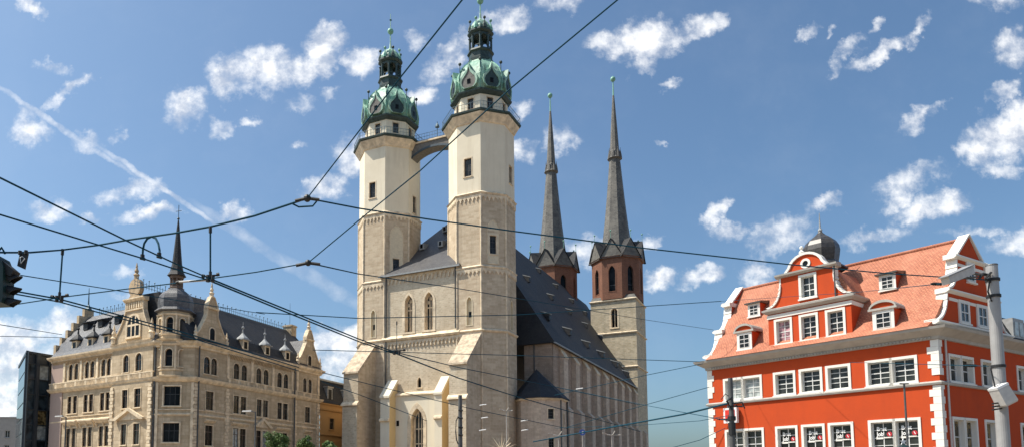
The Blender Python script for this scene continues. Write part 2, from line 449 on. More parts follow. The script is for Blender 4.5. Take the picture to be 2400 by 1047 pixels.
    n = MB(); n.sweep(r0, [(-.1, 53.6), (.15, 53.7), (.3, 54.0), (.75, 54.75), (.8, 55.1), (-.9, 55.12), (-.9, 53.8)], True)
    n.build('gallery_cornice', 'stone_trim', shaft)
    n = MB(); n.sweep(r0, [(.70, 54.82), (.98, 54.98), (1.02, 55.22), (-1.0, 55.28), (-1.0, 55.13), (.6, 55.13)], True)
    n.build('gallery_edge', 'copper_dark', shaft)
    n = MB(); sr = s2+2*.85*math.tan(PI/8); a = ring8(c, sr, 56.3); b = ring8(c, sr, 55.75); e = ring8(c, sr, 55.2)
    for i in range(8):
        j = (i+1) % 8
        n.tube([a[i], a[j]], .035, 5); n.tube([b[i], b[j]], .02, 4)
        for k in range(9):
            f = k/9
            n.tube([tuple(e[i][m]+(e[j][m]-e[i][m])*f for m in range(3)), tuple(a[i][m]+(a[j][m]-a[i][m])*f for m in range(3))], .018 if k else .04, 4)
    n.build('gallery_railing', 'iron_blue', shaft)
    sd = 3.08; FD = faces8(c, sd)
    n = MB()
    for i in range(8): n.wall(FD[i], 0, sd, 55.2, 58.6, [(.98, 2.08, 56.28, 58.02, None)] if i in (0, 1, 2, 7) else [])
    n.build('watch_room', 'church_plaster', shaft)
    for i in (0, 1, 2, 7):
        window(shaft, FD[i], .92, 2.14, 56.2, 58.1, sur=.14, surm='stone_trim', proud=.04, rev=.25, vb=(.5,), hb=(.5,), sashm='sash_dark', glass='glass_lead', flat=True)
    rd = [(p[0], p[1]) for p in ring8(c, sd, 0)]
    n = MB(); n.sweep(rd, [(-.1, 58.3), (.25, 58.4), (.55, 58.75), (.6, 58.95), (.3, 59.15), (-.6, 59.2), (-.6, 58.3)], True)
    n.build('dome_eave', 'copper_dark', shaft)
    n = MB(); prof = [(4.2, 59.1), (4.35, 59.7), (4.42, 60.5), (4.40, 61.3), (4.22, 62.1), (3.85, 62.9), (3.3, 63.6), (2.65, 64.2), (2.1, 64.7), (1.85, 65.2)]
    rings = []
    for R, z in prof: rings.append([(c[0]+R*math.cos(ROT+2*PI*i/8), c[1]+R*math.sin(ROT+2*PI*i/8), z) for i in range(8)])
    n.loft(rings); dome = n.build('dome', 'copper_green', shaft)
    n = MB()
    for i in range(8):
        n.tube([(c[0]+(R+.03)*math.cos(ROT+PI*i/4), c[1]+(R+.03)*math.sin(ROT+PI*i/4), z) for R, z in prof], .09, 5)
    n.build('dome_ribs', 'verdigris', shaft)
    og = [(-.8, 59.25), (-1.25, 59.7), (-1.4, 60.35), (-1.2, 61.05), (-.7, 61.6), (-.28, 62.1), (0, 63.1), (.28, 62.1), (.7, 61.6), (1.2, 61.05), (1.4, 60.35), (1.25, 59.7), (.8, 59.25)]
    A8 = math.cos(PI/8)
    for i in range(8):
        th = ROT+PI/8+2*PI*i/8-PI/4
        fr = Fr(c[0]+3.55*math.cos(th), c[1]+3.55*math.sin(th), 0, 1)
        tt = th+PI/2; fr.u = (math.cos(tt), math.sin(tt)); fr.o = (math.cos(th), math.sin(th))
        n = MB(); inner = [(u*.8, 59.35+(z-59.35)*.84) for u, z in og]
        n.prism(fr, og, -.6, .80)
        ringmesh(n, fr, og, inner, .92, .80, .81)
        n.build('dome_dormer', 'copper_green', shaft)
        n = MB(); n.prism(fr, [(u*.98, z) for u, z in inner], .7, .83); n.build('dormer_face', 'dormer_grey' if i == 1 else 'copper_dark', shaft)  # one dormer face greyer than the rest, sunlight put into its colour
        n = MB(); n.box(fr, -.25, .25, .82, .87, 59.9, 60.6); n.build('dormer_hatch', 'glass_dark', shaft)
        th = ROT+2*PI*i/8
        n = MB(); x, y = c[0]+4.25*math.cos(th), c[1]+4.25*math.sin(th)
        n.lathe(x, y, [(.16, 61.6), (.07, 62.1), (.05, 63.3)], 6); n.ball(x, y, 63.5, .24, 8); n.build('dome_finial', 'copper_dark', shaft)
    n = MB(); n.lathe(c[0], c[1], [(2.0, 65.0), (2.05, 65.35), (1.75, 65.5), (1.8, 66.4), (2.05, 66.6), (2.0, 66.85), (.5, 66.9)], 8, ROT)
    lan = n.build('lantern_base', 'copper_dark', shaft)
    n = MB()
    for i in range(8):
        th = ROT+2*PI*i/8; x, y = c[0]+1.62*math.cos(th), c[1]+1.62*math.sin(th)
        n.lathe(x, y, [(.26, 66.85), (.17, 67.1), (.17, 69.0), (.27, 69.2)], 6)
        a = Vector((x, y, 0)); b = Vector((c[0]+1.62*math.cos(th+PI/4), c[1]+1.62*math.sin(th+PI/4), 0)); u = (b-a)
        fr = Fr(x, y, 0); L = u.length; fr.u = (u.x/L, u.y/L); fr.o = (fr.u[1], -fr.u[0])
        arc = [(L/2-.42*math.cos(PI*k/8), 68.75+.42*math.sin(PI*k/8)) for k in range(9)]
        n.prism(fr, [(0, 68.7), (L/2-.42, 68.75)]+arc[1:]+[(L, 68.7), (L, 69.6), (0, 69.6)], -.2, 0)
        n.box(fr, 0, L, -.08, -.02, 67.5, 67.6)
    n.lathe(c[0], c[1], [(.4, 66.8), (.4, 69.6)], 8)
    n.build('lantern', 'copper_dark', shaft)
    n = MB(); n.lathe(c[0], c[1], [(1.7, 69.5), (2.0, 69.75), (2.0, 70.0), (1.7, 70.05)], 8, ROT); n.build('lantern_cornice', 'copper_dark', shaft)
    n = MB(); n.lathe(c[0], c[1], [(1.75, 70.0), (1.8, 70.5), (1.55, 71.1), (1.05, 71.7), (.5, 72.05), (.2, 72.4), (.12, 73.3)], 8, ROT); n.build('lantern_cap', 'copper_green', shaft)
    for i in range(8):
        th = ROT+PI/8+2*PI*i/8; x, y = c[0]+1.68*math.cos(th), c[1]+1.68*math.sin(th)
        n = MB(); n.lathe(x, y, [(.34, 70.0), (.3, 70.5), (.1, 71.0), (.05, 71.4)], 6); n.ball(x, y, 71.6, .23, 8); n.build('cap_finial', 'copper_dark' if i % 2 else 'verdigris', shaft)
    n = MB(); n.tube([(c[0], c[1], 72.3), (c[0], c[1], 78.3)], .12, 6, .05); n.build('finial_rod', 'verdigris', shaft)
    n = MB(); n.ball(c[0], c[1], 75.3, .5, 12); n.build('finial_ball', 'verdigris', shaft, smooth=True)
    n = MB(); fr = Fr(c[0], c[1], 60); n.prism(fr, [(-.2, 77.15), (.1, 77.1), (.25, 77.3), (.1, 77.45), (-.15, 77.35)], -.03, .03)
    n.build('weather_vane', 'iron', shaft)
    return shaft
cA = FC.p(S8/2, -AP, 0); cB = FC.p(15.95+S8/2, -AP, 0)
twA = tower(cA, 'right'); twB = tower(cB, 'left')
# --- middle wall between the towers
mid = MB(); H = []
for a, b, z1 in ((10.72, 12.83, 30.15), (7.33, 9.51, 30.2)):
    H.append(window(church, FC, a, b, 24.0, z1, 'gothic', .38, 'stone_trim', .06, .75, vb=(.33, .66), hb=(.62,), bar=.16, fw=.14, sashm='stone_trim', glass='glass_lead', name='gothic_window', d=-.1))
H.append(window(church, FC, 9.55, 10.45, 15.8, 17.5, 'gothic', .14, 'stone_trim', .03, .4, vb=(), hb=(), sashm='sash_dark', glass='glass_dark', name='small_window', d=-.1))
H.append(window(church, FC, 9.0, 10.9, 5.5, 12.6, 'gothic', .12, 'stone_trim', -.3, .35, vb=(.33, .66), hb=(.3, .62), bar=.13, fw=.1, sashm='stone_trim', glass='glass_lead', name='portal_window', d=.02))
mid.wall(FC, S8, 15.95, 0, 33.0, [H[0], H[1], H[2], (8.78, 11.3, 5, 13.1, None)], -.1)
mid.build('front_wall', 'church_rubble', church)
n = MB()   # tracery heads of the two tall windows
for a, b, z1 in ((10.72, 12.83, 30.15), (7.33, 9.51, 30.2)):
    c = (a+b)/2
    for k in (-1, 0, 1):
        cc = c+k*.42; zz = z1-1.75+(.55 if k == 0 else 0)
        n.prism(FC, [(cc+.26*math.cos(t*PI/6), zz+.26*math.sin(t*PI/6)) for t in range(12)], -.82, -.72)
n.build('window_tracery', 'stone_trim', church)
n = MB()  # lower porch wall, proud of the tower wall
n.wall(FC, 5.15, 15.0, 0, 14.75, [(8.76, 11.32, 0, 13.25, 'gothic')], .55)
n.poly([FC.p(5.15, .55, 14.75), FC.p(15.0, .55, 14.75), FC.p(15.0, -.1, 14.75), FC.p(5.15, -.1, 14.75)])
n.build('porch_wall', 'porch_plaster', church)
n = MB(); ringmesh(n, FC, outline(8.5, 11.58, 4.5, 13.6, 'gothic'), outline(8.98, 11.0, 4.5, 12.75, 'gothic'), .62, .5, -.35)
n.build('portal_arch', 'stone_trim', church)
n = MB(); n.xprism(FC, [(.5, 14.75), (.8, 14.72), (.78, 14.88), (-.08, 15.3), (-.1, 14.7)], 5.15, 15.0); n.build('porch_ledge', 'stone_trim', church)
n = MB(); n.xprism(FC, [(-.1, 23.0), (.25, 23.1), (.4, 23.35), (-.1, 23.85)], S8-.4, 16.3); n.build('front_ledge', 'stone_trim', church)
n = MB(); frieze(n, FC.sub(S8, -.1, 0), 0, 15.95-S8, 23.0, 1.1, .62, .18); frieze(n, FC.sub(S8, -.1, 0), 0, 15.95-S8, 32.9, 1.2, .66, .15)
n.build('arched_frieze', 'stone_trim', church)
n = MB(); n.tube([FC.p(15.6, .1, 0), FC.p(15.6, .1, 33)], .1, 6); n.build('downpipe', 'dark_pole', church); n = MB(); n.tube([FC.p(4.05, .08, 24), FC.p(4.05, .08, 33)], .11, 6)
n.build('downpipe', 'dark_pole', church)
# roof of the middle part (hip between the towers)
n = MB(); P = FC.p(9.87, -16.5, 48.1); a = FC.p(3.2, .45, 33.05); b = FC.p(16.75, .45, 33.05)
a2 = FC.p(3.2, -14, 33.05); b2 = FC.p(16.4, -14, 33.05)
n.poly([a, b, P]); n.poly([b, b2, P]); n.poly([a, a2, P]); n.poly([a, b, b2, a2])
n.build('front_roof', 'slate_mid', church)
n = MB(); n.box(FC, 3.2, 16.75, .40, .60, 32.85, 33.07); n.build('eave_board', 'lead', church)
# big buttresses
def buttress(u0, u1, mat='church_rubble', side='church_stone', d=4.7):
    n = MB(); n.xprism(FC, [(0, 0), (d+.25, 0), (d+.25, 13.1), (d, 13.6), (d, 18.15), (0, 22.75)], u0, u1)
    b = n.build('buttress', side, church)
    n = MB(); n.box(FC, u0+.03, u1-.03, d+.24, d+.31, 0, 13.0); n.box(FC, u0+.03, u1-.03, d-.01, d+.05, 13.75, 18.0); n.build('buttress_face', mat, b)
    n = MB(); n.xprism(FC, [(d+.55, 13.15), (d+.5, 13.4), (d, 13.85), (d-.3, 13.2)], u0-.12, u1+.12); n.build('offset_stone', 'stone_trim', b)
    n = MB(); n.xprism(FC, [(d+.28, 17.85), (d+.25, 18.12), (.0, 23.0), (-.05, 22.6), (d-.1, 17.9)], u0-.1, u1+.1); n.build('buttress_cap', 'cap_stone', b)
buttress(.12, 2.78); buttress(17.4, 20.0)
def small_buttress(u0, u1, d=2.3):
    n = MB(); n.xprism(FC, [(0, 0), (d, 0), (d, 14.6), (.3, 16.9), (0, 16.9)], u0, u1); b = n.build('porch_buttress', 'ochre_plaster', church)
    n = MB(); n.box(FC, u0-.01, u1+.01, d-.02, d+.05, 0, 14.4); n.build('buttress_face', 'porch_plaster', b)
    n = MB(); n.xprism(FC, [(d+.25, 14.3), (d+.25, 14.6), (.1, 17.2), (0, 16.9), (d, 14.3)], u0-.08, u1+.08); n.build('buttress_cap', 'porch_plaster', b)
    n = MB(); n.xprism(FC, [(d+.42, 10.95), (d+.36, 11.2), (d, 11.45), (d, 10.8)], u0-.05, u1+.05); n.build('ledge_stone', 'stone_trim', b)
small_buttress(5.1, 6.25); small_buttress(13.6, 15.1)
n = MB(); n.box(FC, 13.0, 13.45, .5, .57, 10.3, 11.1); n.build('porch_hatch', 'glass_dark', church)
# --- nave
Z0 = 23.35
SD = FC.sub(-6.0, 0, 90, 1)     # along the nave side, outward to the right of travel
# FC angle -62 + 90 = 28
w0, w1 = 12.8, 77.0
hn = []
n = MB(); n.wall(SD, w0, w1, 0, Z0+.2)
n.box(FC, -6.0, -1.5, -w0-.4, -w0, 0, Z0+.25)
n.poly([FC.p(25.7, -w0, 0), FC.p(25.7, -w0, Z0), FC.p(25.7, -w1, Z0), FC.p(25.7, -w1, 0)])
n.build('nave_wall', 'nave_shaded', church)
np_ = 10
for k in range(np_):
    a = 16.2+k*6.45
    if a+2.2 > w1: break
    n = MB(); n.xprism(SD, [(0, 0), (1.5, 0), (1.5, 13.3), (.75, 14.0), (.75, 21.7), (0, 22.9)], a, a+2.1)
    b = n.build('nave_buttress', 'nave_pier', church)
    n = MB(); n.xprism(SD, [(.85, 21.4), (.85, 21.65), (0, 23.1), (0, 22.8)], a-.06, a+2.16); n.build('buttress_cap', 'sandstone_trim', b)
n = MB()
n.xprism(SD, [(0, 13.35), (.18, 13.4), (.16, 13.6), (0, 13.75)], w0, w1); n.build('nave_string', 'stone_trim', church)
n = MB(); n.tube([FC.p(-3.15, -w0+.15, 14), FC.p(-3.15, -w0+.15, 23.2)], .11, 6); n.build('downpipe', 'dark_pole', church)
# main roof
wr0, wr1 = 16.5, 90.0
E1 = -6.6; E2 = 26.3; ZE = 23.15
A_ = FC.p(E1, -w0+.6, ZE); B_ = FC.p(E1, -w1-2, ZE); C_ = FC.p(E2, -w1-2, ZE); D_ = FC.p(E2, -w0+.6, ZE)
P1 = FC.p(9.87, -wr0, 48.1); P2 = FC.p(9.87, -wr1, 48.1)
C2 = FC.p(E2, -wr1, ZE); B2 = FC.p(E1, -76.3, ZE)
n = MB(); n.poly([A_, B2, P2, P1]); n.poly([D_, C2, P2, P1]); n.poly([A_, D_, P1]); n.poly([B2, C2, P2]); n.poly([A_, B2, C2, D_])
n.build('nave_roof', 'slate', church)
n = MB(); n.box(SD, w0-.6, w1, .45, .7, ZE-.12, ZE+.05); n.build('gutter', 'lead', church)
def roof_pt(w, z): # point on the right hand slope
    t = (z-ZE)/(48.1-ZE); return (E1+(9.87-E1)*t, w)
for (w, z, s) in [(48, 45.3, .8), (56.5, 44, .8), (65, 42.6, .8), (73, 41.4, .8), (68, 34.3, .9), (26.4, 37.3, .9), (38.4, 36.8, .9), (48.7, 36.1, .9), (57.8, 35.1, .9), (18.9, 28.3, 1.1), (29, 27.7, 1.1), (39.8, 27.3, 1.1), (49.7, 27, 1.1), (59.6, 26.5, 1.1), (66.5, 25.3, 1.1)]:
    u, _ = roof_pt(w, z); s *= .85
    fr = FC.sub(u, -w, 90, 1)
    n = MB(); n.xprism(fr, [(.55*s, -.2), (.55*s, .8*s), (-1.4*s, 1.55*s), (-.4*s, -.2)], -.45*s, .45*s)
    n.v = [(a, b, c+z) for a, b, c in n.v]; dm = n.build('roof_dormer', 'slate', church)
    n = MB(); n.xprism(fr, [(.78*s, .78*s), (.82*s, .9*s), (-1.5*s, 1.75*s), (-1.5*s, 1.55*s)], -.5*s, .1*s)  # pale hood kept to the sunward part, standing in for a highlight
    n.v = [(a, b, c+z) for a, b, c in n.v]; n.build('dormer_roof', 'lead', dm)
    n = MB(); n.box(fr, -.2*s, .2*s, .5*s, .57*s, .1, .6*s); n.v = [(a, b, c+z) for a, b, c in n.v]; n.build('dormer_opening', 'glass_dark', dm)
for (u, w, z) in [(12.3, 5.6, 38.6), (9.0, 5.5, 38.5), (10.4, 9.8, 42.4), (9.0, 10.1, 42.6)]:
    fr = FC.sub(u, -w, 0)
    n = MB(); n.xprism(fr, [(.6, 0), (.6, .9), (-1.0, 1.3), (-1.0, 0)], -.4, .4); n.v = [(a, b, c+z-.4) for a, b, c in n.v]; dm = n.build('roof_dormer', 'lead', church)
    n = MB(); n.box(fr, -.2, .2, .58, .65, .1, .7); n.v = [(a, b, c+z-.3) for a, b, c in n.v]; n.build('dormer_opening', 'glass_dark', dm)
# --- polygonal annex beside the right tower
acx = FC.p(-5.3, -8.6, 0); ann = []
for k in range(8):
    th = math.radians(242-22.5+45*k); ann.append((acx[0]+3.9*math.cos(th), acx[1]+3.9*math.sin(th)))
n = MB(); fa = []
for i in range(8):
    a, b = ann[i], ann[(i+1) % 8]; L = math.hypot(b[0]-a[0], b[1]-a[1])
    fr = Fr(a[0], a[1], math.degrees(math.atan2(b[0]-a[0], b[1]-a[1])), 1); fa.append((fr, L))
    hh = [(1.0, 2.05, 11.0, 12.5, None), (1.0, 2.05, 6.9, 8.4, None)] if i == 1 else ([(1.3, 1.9, 10.2, 12.0, None)] if i == 2 else [])
    n.wall(fr, 0, L, 0, 13.9, hh)
annex = n.build('annex', 'nave_pier', church)
for z in (11.0, 6.9): window(annex, fa[1][0], .95, 2.1, z-.05, z+1.55, sur=.12, surm='stone_trim', proud=.03, rev=.3, vb=(.33, .66), hb=(.33, .66), sashm='sash_dark', glass='glass_dark', flat=True)
window(annex, fa[2][0], 1.25, 1.95, 10.15, 12.05, sur=.1, surm='stone_trim', proud=.03, rev=.3, vb=(.5,), hb=(.5,), sashm='sash_dark', glass='glass_dark', flat=True)
n = MB(); n.loft([[(acx[0]+(x-acx[0])*k, acx[1]+(y-acx[1])*k, z) for x, y in ann] for k, z in ((1.0, 13.7), (1.07, 13.75), (1.07, 13.95), (.9, 14.0))]); n.build('annex_cornice', 'stone_trim', annex)
apx = FC.p(-4.6, -9.5, 18.8)
n = MB(); rg = [(acx[0]+(x-acx[0])*1.14, acx[1]+(y-acx[1])*1.14, 13.95) for x, y in ann]
for i in range(8): n.poly([rg[i], rg[(i+1) % 8], apx])
n.poly(rg[::-1]); n.build('annex_roof', 'slate', annex)
n = MB(); p = fa[2][0].p(0, .12, 0); n.tube([(p[0], p[1], 0), (p[0], p[1], 13.8)], .1, 6); p = fa[2][0].p(fa[2][1], .12, 0); n.tube([(p[0], p[1], 0), (p[0], p[1], 13.8)], .14, 6); n.build('downpipe', 'dark_pole', annex)
# --- bridge between the towers
n = MB(); arch = [(3.6, 49.8)]+[(9.5-5.3*math.cos(t*PI/18), 49.9+3.65*math.sin(t*PI/18)) for t in range(0, 19)]+[(15.9, 49.8)]
BF = FC.sub(0, -AP+.9, 0)
n.prism(BF, arch+[(15.9, 54.9), (3.6, 54.9)], -1.8, 0); br = n.build('bridge', 'dormer_grey', church)
n = MB(); n.prism(BF, [(u, z-.02) for u, z in arch]+[(u, z+.3) for u, z in reversed(arch)], .02, .16); n.build('bridge_rib', 'iron', br)
n = MB(); n.box(BF, 3.2, 16.2, .02, .2, 54.6, 54.85); n.build('bridge_edge', 'stone_trim', br)
n = MB()
for d in (0.05, -1.75):
    for z in (55.5, 56.0): n.tube([BF.p(2.6, d, z), BF.p(16.6, d, z)], .03, 5)
    for k in range(30): n.tube([BF.p(2.8+k*.46, d, 54.9), BF.p(2.8+k*.46, d, 56.0)], .02, 4)
n.build('bridge_railing', 'iron_blue', br)
n = MB(); n.tube([BF.p(9.3, -.9, 54.9), BF.p(9.3, -.9, 57.9)], .06, 5); n.tube([BF.p(8.2, -.9, 54.9), BF.p(8.2, -.9, 56.8)], .04, 5); p = BF.p(9.3, -.9, 0); n.lathe(p[0], p[1], [(.35, 57.0), (.3, 57.3), (.05, 57.7)], 8); n.build('bridge_lantern', 'iron_blue', br)
# --- pointed towers behind
def spire_tower(cx, cy, name, label):
    half = 5.1
    F4 = Fr(cx, cy, -62, -1)
    root = church
    n = MB(); q4 = [(half, half), (-half, half), (-half, -half), (half, -half)]
    fr = F4.sub(-half, half, 0)   # front face frame, u leftwards
    n.wall(fr, 0, 2*half, 0, 43.4, [(3.95, 5.75, 37.0, 41.6, 'round')])
    side = F4.sub(-half, half, 90, 1)
    n.wall(side, 0, 2*half, 0, 43.4, [(4.3, 5.7, 37.3, 41.0, 'round')])
    n.poly([F4.p(half, half, 0), F4.p(half, half, 43.4), F4.p(half, -half, 43.4), F4.p(half, -half, 0)])
    n.poly([F4.p(-half, -half, 0), F4.p(-half, -half, 43.4), F4.p(half, -half, 43.4), F4.p(half, -half, 0)])
    n.poly([F4.p(a, b, 43.4) for a, b in q4])
    tw = n.build('tower', 'brick_stone', root)
    window(tw, fr, 3.8, 5.9, 36.9, 41.75, 'round', .35, 'stone_trim', .05, .6, vb=(.5,), hb=(), bar=.2, sashm='stone_trim', glass='glass_dark', flat=True)
    window(tw, side, 4.2, 5.8, 37.2, 41.1, 'round', .25, 'stone_trim', .05, .6, vb=(), hb=(), sashm='stone_trim', glass='glass_dark', flat=True)
    pth = [F4.p(-half, half, 0)[:2], F4.p(-half, -half, 0)[:2], F4.p(half, -half, 0)[:2], F4.p(half, half, 0)[:2]]
    for z in (28.0, 35.8, 43.35):
        m = MB(); m.sweep(pth, [(-.1, z-.25), (.25, z-.2), (.3, z), (-.1, z+.25)], True); m.build('string_course', 'stone_trim', tw)
    m = MB(); m.loft([[(*p, 43.5) for p in pth], [(*F4.p(a*.93, b*.93, 0)[:2], 44.4) for a, b in ((-half, half), (-half, -half), (half, -half), (half, half))]]); m.build('tower_shoulder', 'slate_grey', tw)
    c = (cx, cy); so = 4.45; F8 = faces8(c, so)
    m = MB(); o8 = []
    for i in range(8): m.wall(F8[i], 0, so, 43.6, 53.4, [(1.4, 3.05, 45.4, 51.3, 'gothic')] if i in (0, 1, 2, 7) else [])
    m.build('brick_storey', 'brick_red', tw)
    for i in (0, 1, 2, 7):
        window(tw, F8[i], 1.25, 3.2, 45.2, 51.5, 'gothic', .22, 'brick_red', .05, .5, vb=(), hb=(.25,), bar=.12, sashm='sash_dark', glass='glass_dark', flat=True, name='belfry_opening', sill=False)
    rr = [(p[0], p[1]) for p in ring8(c, so, 0)]
    m = MB(); m.sweep(rr, [(-.2, 52.9), (.3, 53.1), (.5, 53.4), (-.3, 53.6)], True); m.build('belfry_cornice', 'brick_red', tw)
    # gablets
    for i in range(8):
        fr8 = F8[i]; L = so
        m = MB(); g3 = [(-.35, 53.1), (L+.35, 53.1), (L/2, 57.4)]
        m.prism(fr8, [(a, b) for a, b in g3], .2, .38)
        m.build('gablet', 'slate_grey', tw)
        m = MB(); pk = fr8.p(L/2, .55, 57.6); a = fr8.p(-.5, .65, 53.0); b = fr8.p(L+.5, .65, 53.0); ctr = (c[0], c[1], 58.3)
        a2 = fr8.p(-.5, .2, 53.0); b2 = fr8.p(L+.5, .2, 53.0)
        m.poly([a, pk, ctr]); m.poly([b, pk, ctr]); m.poly([a, a2, ctr]); m.poly([b, b2, ctr]); m.build('gablet_roof', 'slate', tw)
        m = MB(); x, y, z = fr8.p(L/2, .45, 0); m.tube([(x, y, 57.4), (x, y, 59.1)], .05, 5); m.ball(x, y, 59.2, .2, 8); m.build('gablet_finial', 'verdigris', tw)
    ps = [(3.7, 55.0), (3.15, 59.0), (2.55, 64.0), (2.05, 69.0), (1.6, 74.0), (1.25, 78.3)]
    m = MB(); m.lathe(cx, cy, ps, 8, ROT); m.build('spire', 'slate_grey', tw)
    m = MB(); m.lathe(cx, cy, [(1.25, 78.0), (1.75, 78.3), (1.5, 78.7), (1.2, 80.2), (1.05, 80.4)], 8, ROT)
    for i in range(8):
        th = ROT+PI/8+2*PI*i/8; x, y = cx+1.35*math.cos(th), cy+1.35*math.sin(th)
        m.lathe(x, y, [(.4, 78.3), (.3, 79.1), (.06, 80.3), (.04, 80.9)], 5)
    m.build('spire_collar', 'slate_grey', tw)
    m = MB(); m.lathe(cx, cy, [(1.12, 79.5), (.75, 86), (.42, 91), (.22, 94.0)], 8, ROT); m.build('spire_tip', 'slate_grey', tw)
    m = MB(); m.tube([(cx, cy, 93.5), (cx, cy, 98.9)], .22, 6, .08); m.build('finial_rod', 'verdigris', tw)
    m = MB(); m.ball(cx, cy, 98.1, .62, 12); m.build('finial_ball', 'verdigris', tw, smooth=True)
bt = at(1446, 600, 165.6)
spire_tower(bt[0], bt[1], '', '')
f_ = FC.u; spire_tower(bt[0]+f_[0]*15.6, bt[1]+f_[1]*15.6, '', '')

# ================================================================== RED BUILDING
q = at(2206, 945, 45)
R1 = Fr(q[0], q[1], -36.5, -1); R2 = Fr(q[0], q[1], 60.2, 1)
red = thing('red_building', 'bright red plastered building with orange tiled roof and curved white edged gables', 'building', R1.p(7, -4, 0))
BD = -9.7
H1 = []; H2 = []
kw = dict(sur=.17, surm='trim_white', proud=.06, rev=.3, bar=.055, hb=(.27, .52, .78))
for z0, z1, row in ((8.26, 10.03, 1), (3.6, 6.02, 0)):
    for i, (a, b) in enumerate(((8.95, 10.6), (7.06, 8.7), (5.18, 6.85))):
        H1.append(window(red, R1, a, b, z0, z1, glass='glass', **kw))
    for j, (a, m, b) in enumerate(((11.47, 13.05, 14.63), (1.16, 2.7, 4.26))):
        gl = 'glass_curtain' if (row and j == 0) else 'glass'
        H1.append(window(red, R1, a, m+.085, z0, z1, glass=gl, **kw)); H1.append(window(red, R1, m-.08, b, z0, z1, glass='glass' if gl == 'glass' else 'glass_curtain', **kw))
n = MB(); n.wall(R1, 0, 15.95, 0, 11.6, H1)
kw2 = dict(kw); kw2['hb'] = (.5,)
for z0, z1, row in ((8.23, 10.05, 1), (3.6, 6.02, 0)):
    for a, b in ((1.16, 2.78), (2.7, 4.4), (5.4, 7.05), (6.97, 8.67), (10.5, 12.1), (13.5, 15.2), (16.5, 18.2)):
        H2.append(window(red, R2, a, b, z0, z1, glass='glass' if row else 'glass_amber', **kw2))
n.wall(R2, 0, 27, 0, 11.6, H2)
n.poly([R1.p(15.95, 0, 0), R1.p(15.95, 0, 11.6), R1.p(15.95, BD, 11.6), R1.p(15.95, BD, 0)])
n.poly([R1.p(15.95, BD, 0), R1.p(15.95, BD, 11.6), R2.p(9.7, -.01, 11.6), R2.p(9.7, -.01, 0)])
n.build('wall', 'red_plaster', red)
path = [R1.p(15.95, BD, 0)[:2], R1.p(15.95, 0, 0)[:2], R1.p(0, 0, 0)[:2], R2.p(27, 0, 0)[:2]]
n = MB(); n.sweep(path, [(-.05, 10.85), (.12, 10.87), (.16, 11.05), (.42, 11.22), (.74, 11.42), (.80, 11.58), (-.05, 11.62)]); n.build('cornice', 'trim_grey', red)
n = MB()
for k in range(int(15.4/.22)): n.box(R1, .3+k*.22, .3+k*.22+.11, .1, .22, 10.92, 11.04)
n.build('dentils', 'trim_grey', red)
n = MB(); n.sweep(path, [(-.05, 7.98), (.14, 8.0), (.18, 8.12), (.08, 8.22), (-.05, 8.24)]); n.build('string_course', 'trim_grey', red)
n = MB(); n2_ = MB()
for k in range(24):
    z = .02+k*.452
    lo = k % 2
    if 7.75 < z < 8.2: continue
    zt = min(z+.44, 10.84) if not (z < 7.98 < z+.44) else 7.96
    if z > 10.8: continue
    n.hexa(*[[R1.p(.60-.20*lo, 0.03, zz), R1.p(-.045, .045, zz), R2.p(.32+.14*lo, .04, zz), R2.p(.32+.14*lo, -.02, zz)] for zz in (z, zt)])
    n2_.hexa(*[[R1.p(15.42+.16*lo, .04, zz), R1.p(16.0, .04, zz), R1.p(16.0, -.6, zz), R1.p(15.42+.16*lo, -.02, zz)] for zz in (z, zt)])
n.build('quoins', 'trim_white', red); n2_.build('quoins', 'trim_white', red)
# main roof
RR = R1.sub(0, 0, 0); q2 = R2.p(4.8, 0, 0); RDG = 4.82
n = MB()
prf = [(.86, 11.60), (.05, 12.1), (-.5, 12.62), (-RDG, 18.15), (BD+.5, 12.62), (BD-.6, 11.62)]
A = [R1.p(15.6, d, z) for d, z in prf]
def r2u(d, z): # point on the R2 plane at inward distance d from R1
    cs = (R2.u[0]*R1.o[0]+R2.u[1]*R1.o[1]); return R2.p(d/cs, -.12, z)
B = [r2u(d, z) for d, z in prf]
for i in range(5): n.poly([A[i], B[i], B[i+1], A[i+1]])
n.poly(A); n.poly(B[::-1]); n.poly([A[0], B[0], B[5], A[5]])
n.build('roof', 'roof_tile', red)
n = MB(); a = Vector(A[3]); b = Vector(B[3]); n.tube([tuple(a+Vector((0, 0, .03))), tuple(b+Vector((0, 0, .03)))], .13, 8); n.build('ridge_tiles', 'roof_tile', red)
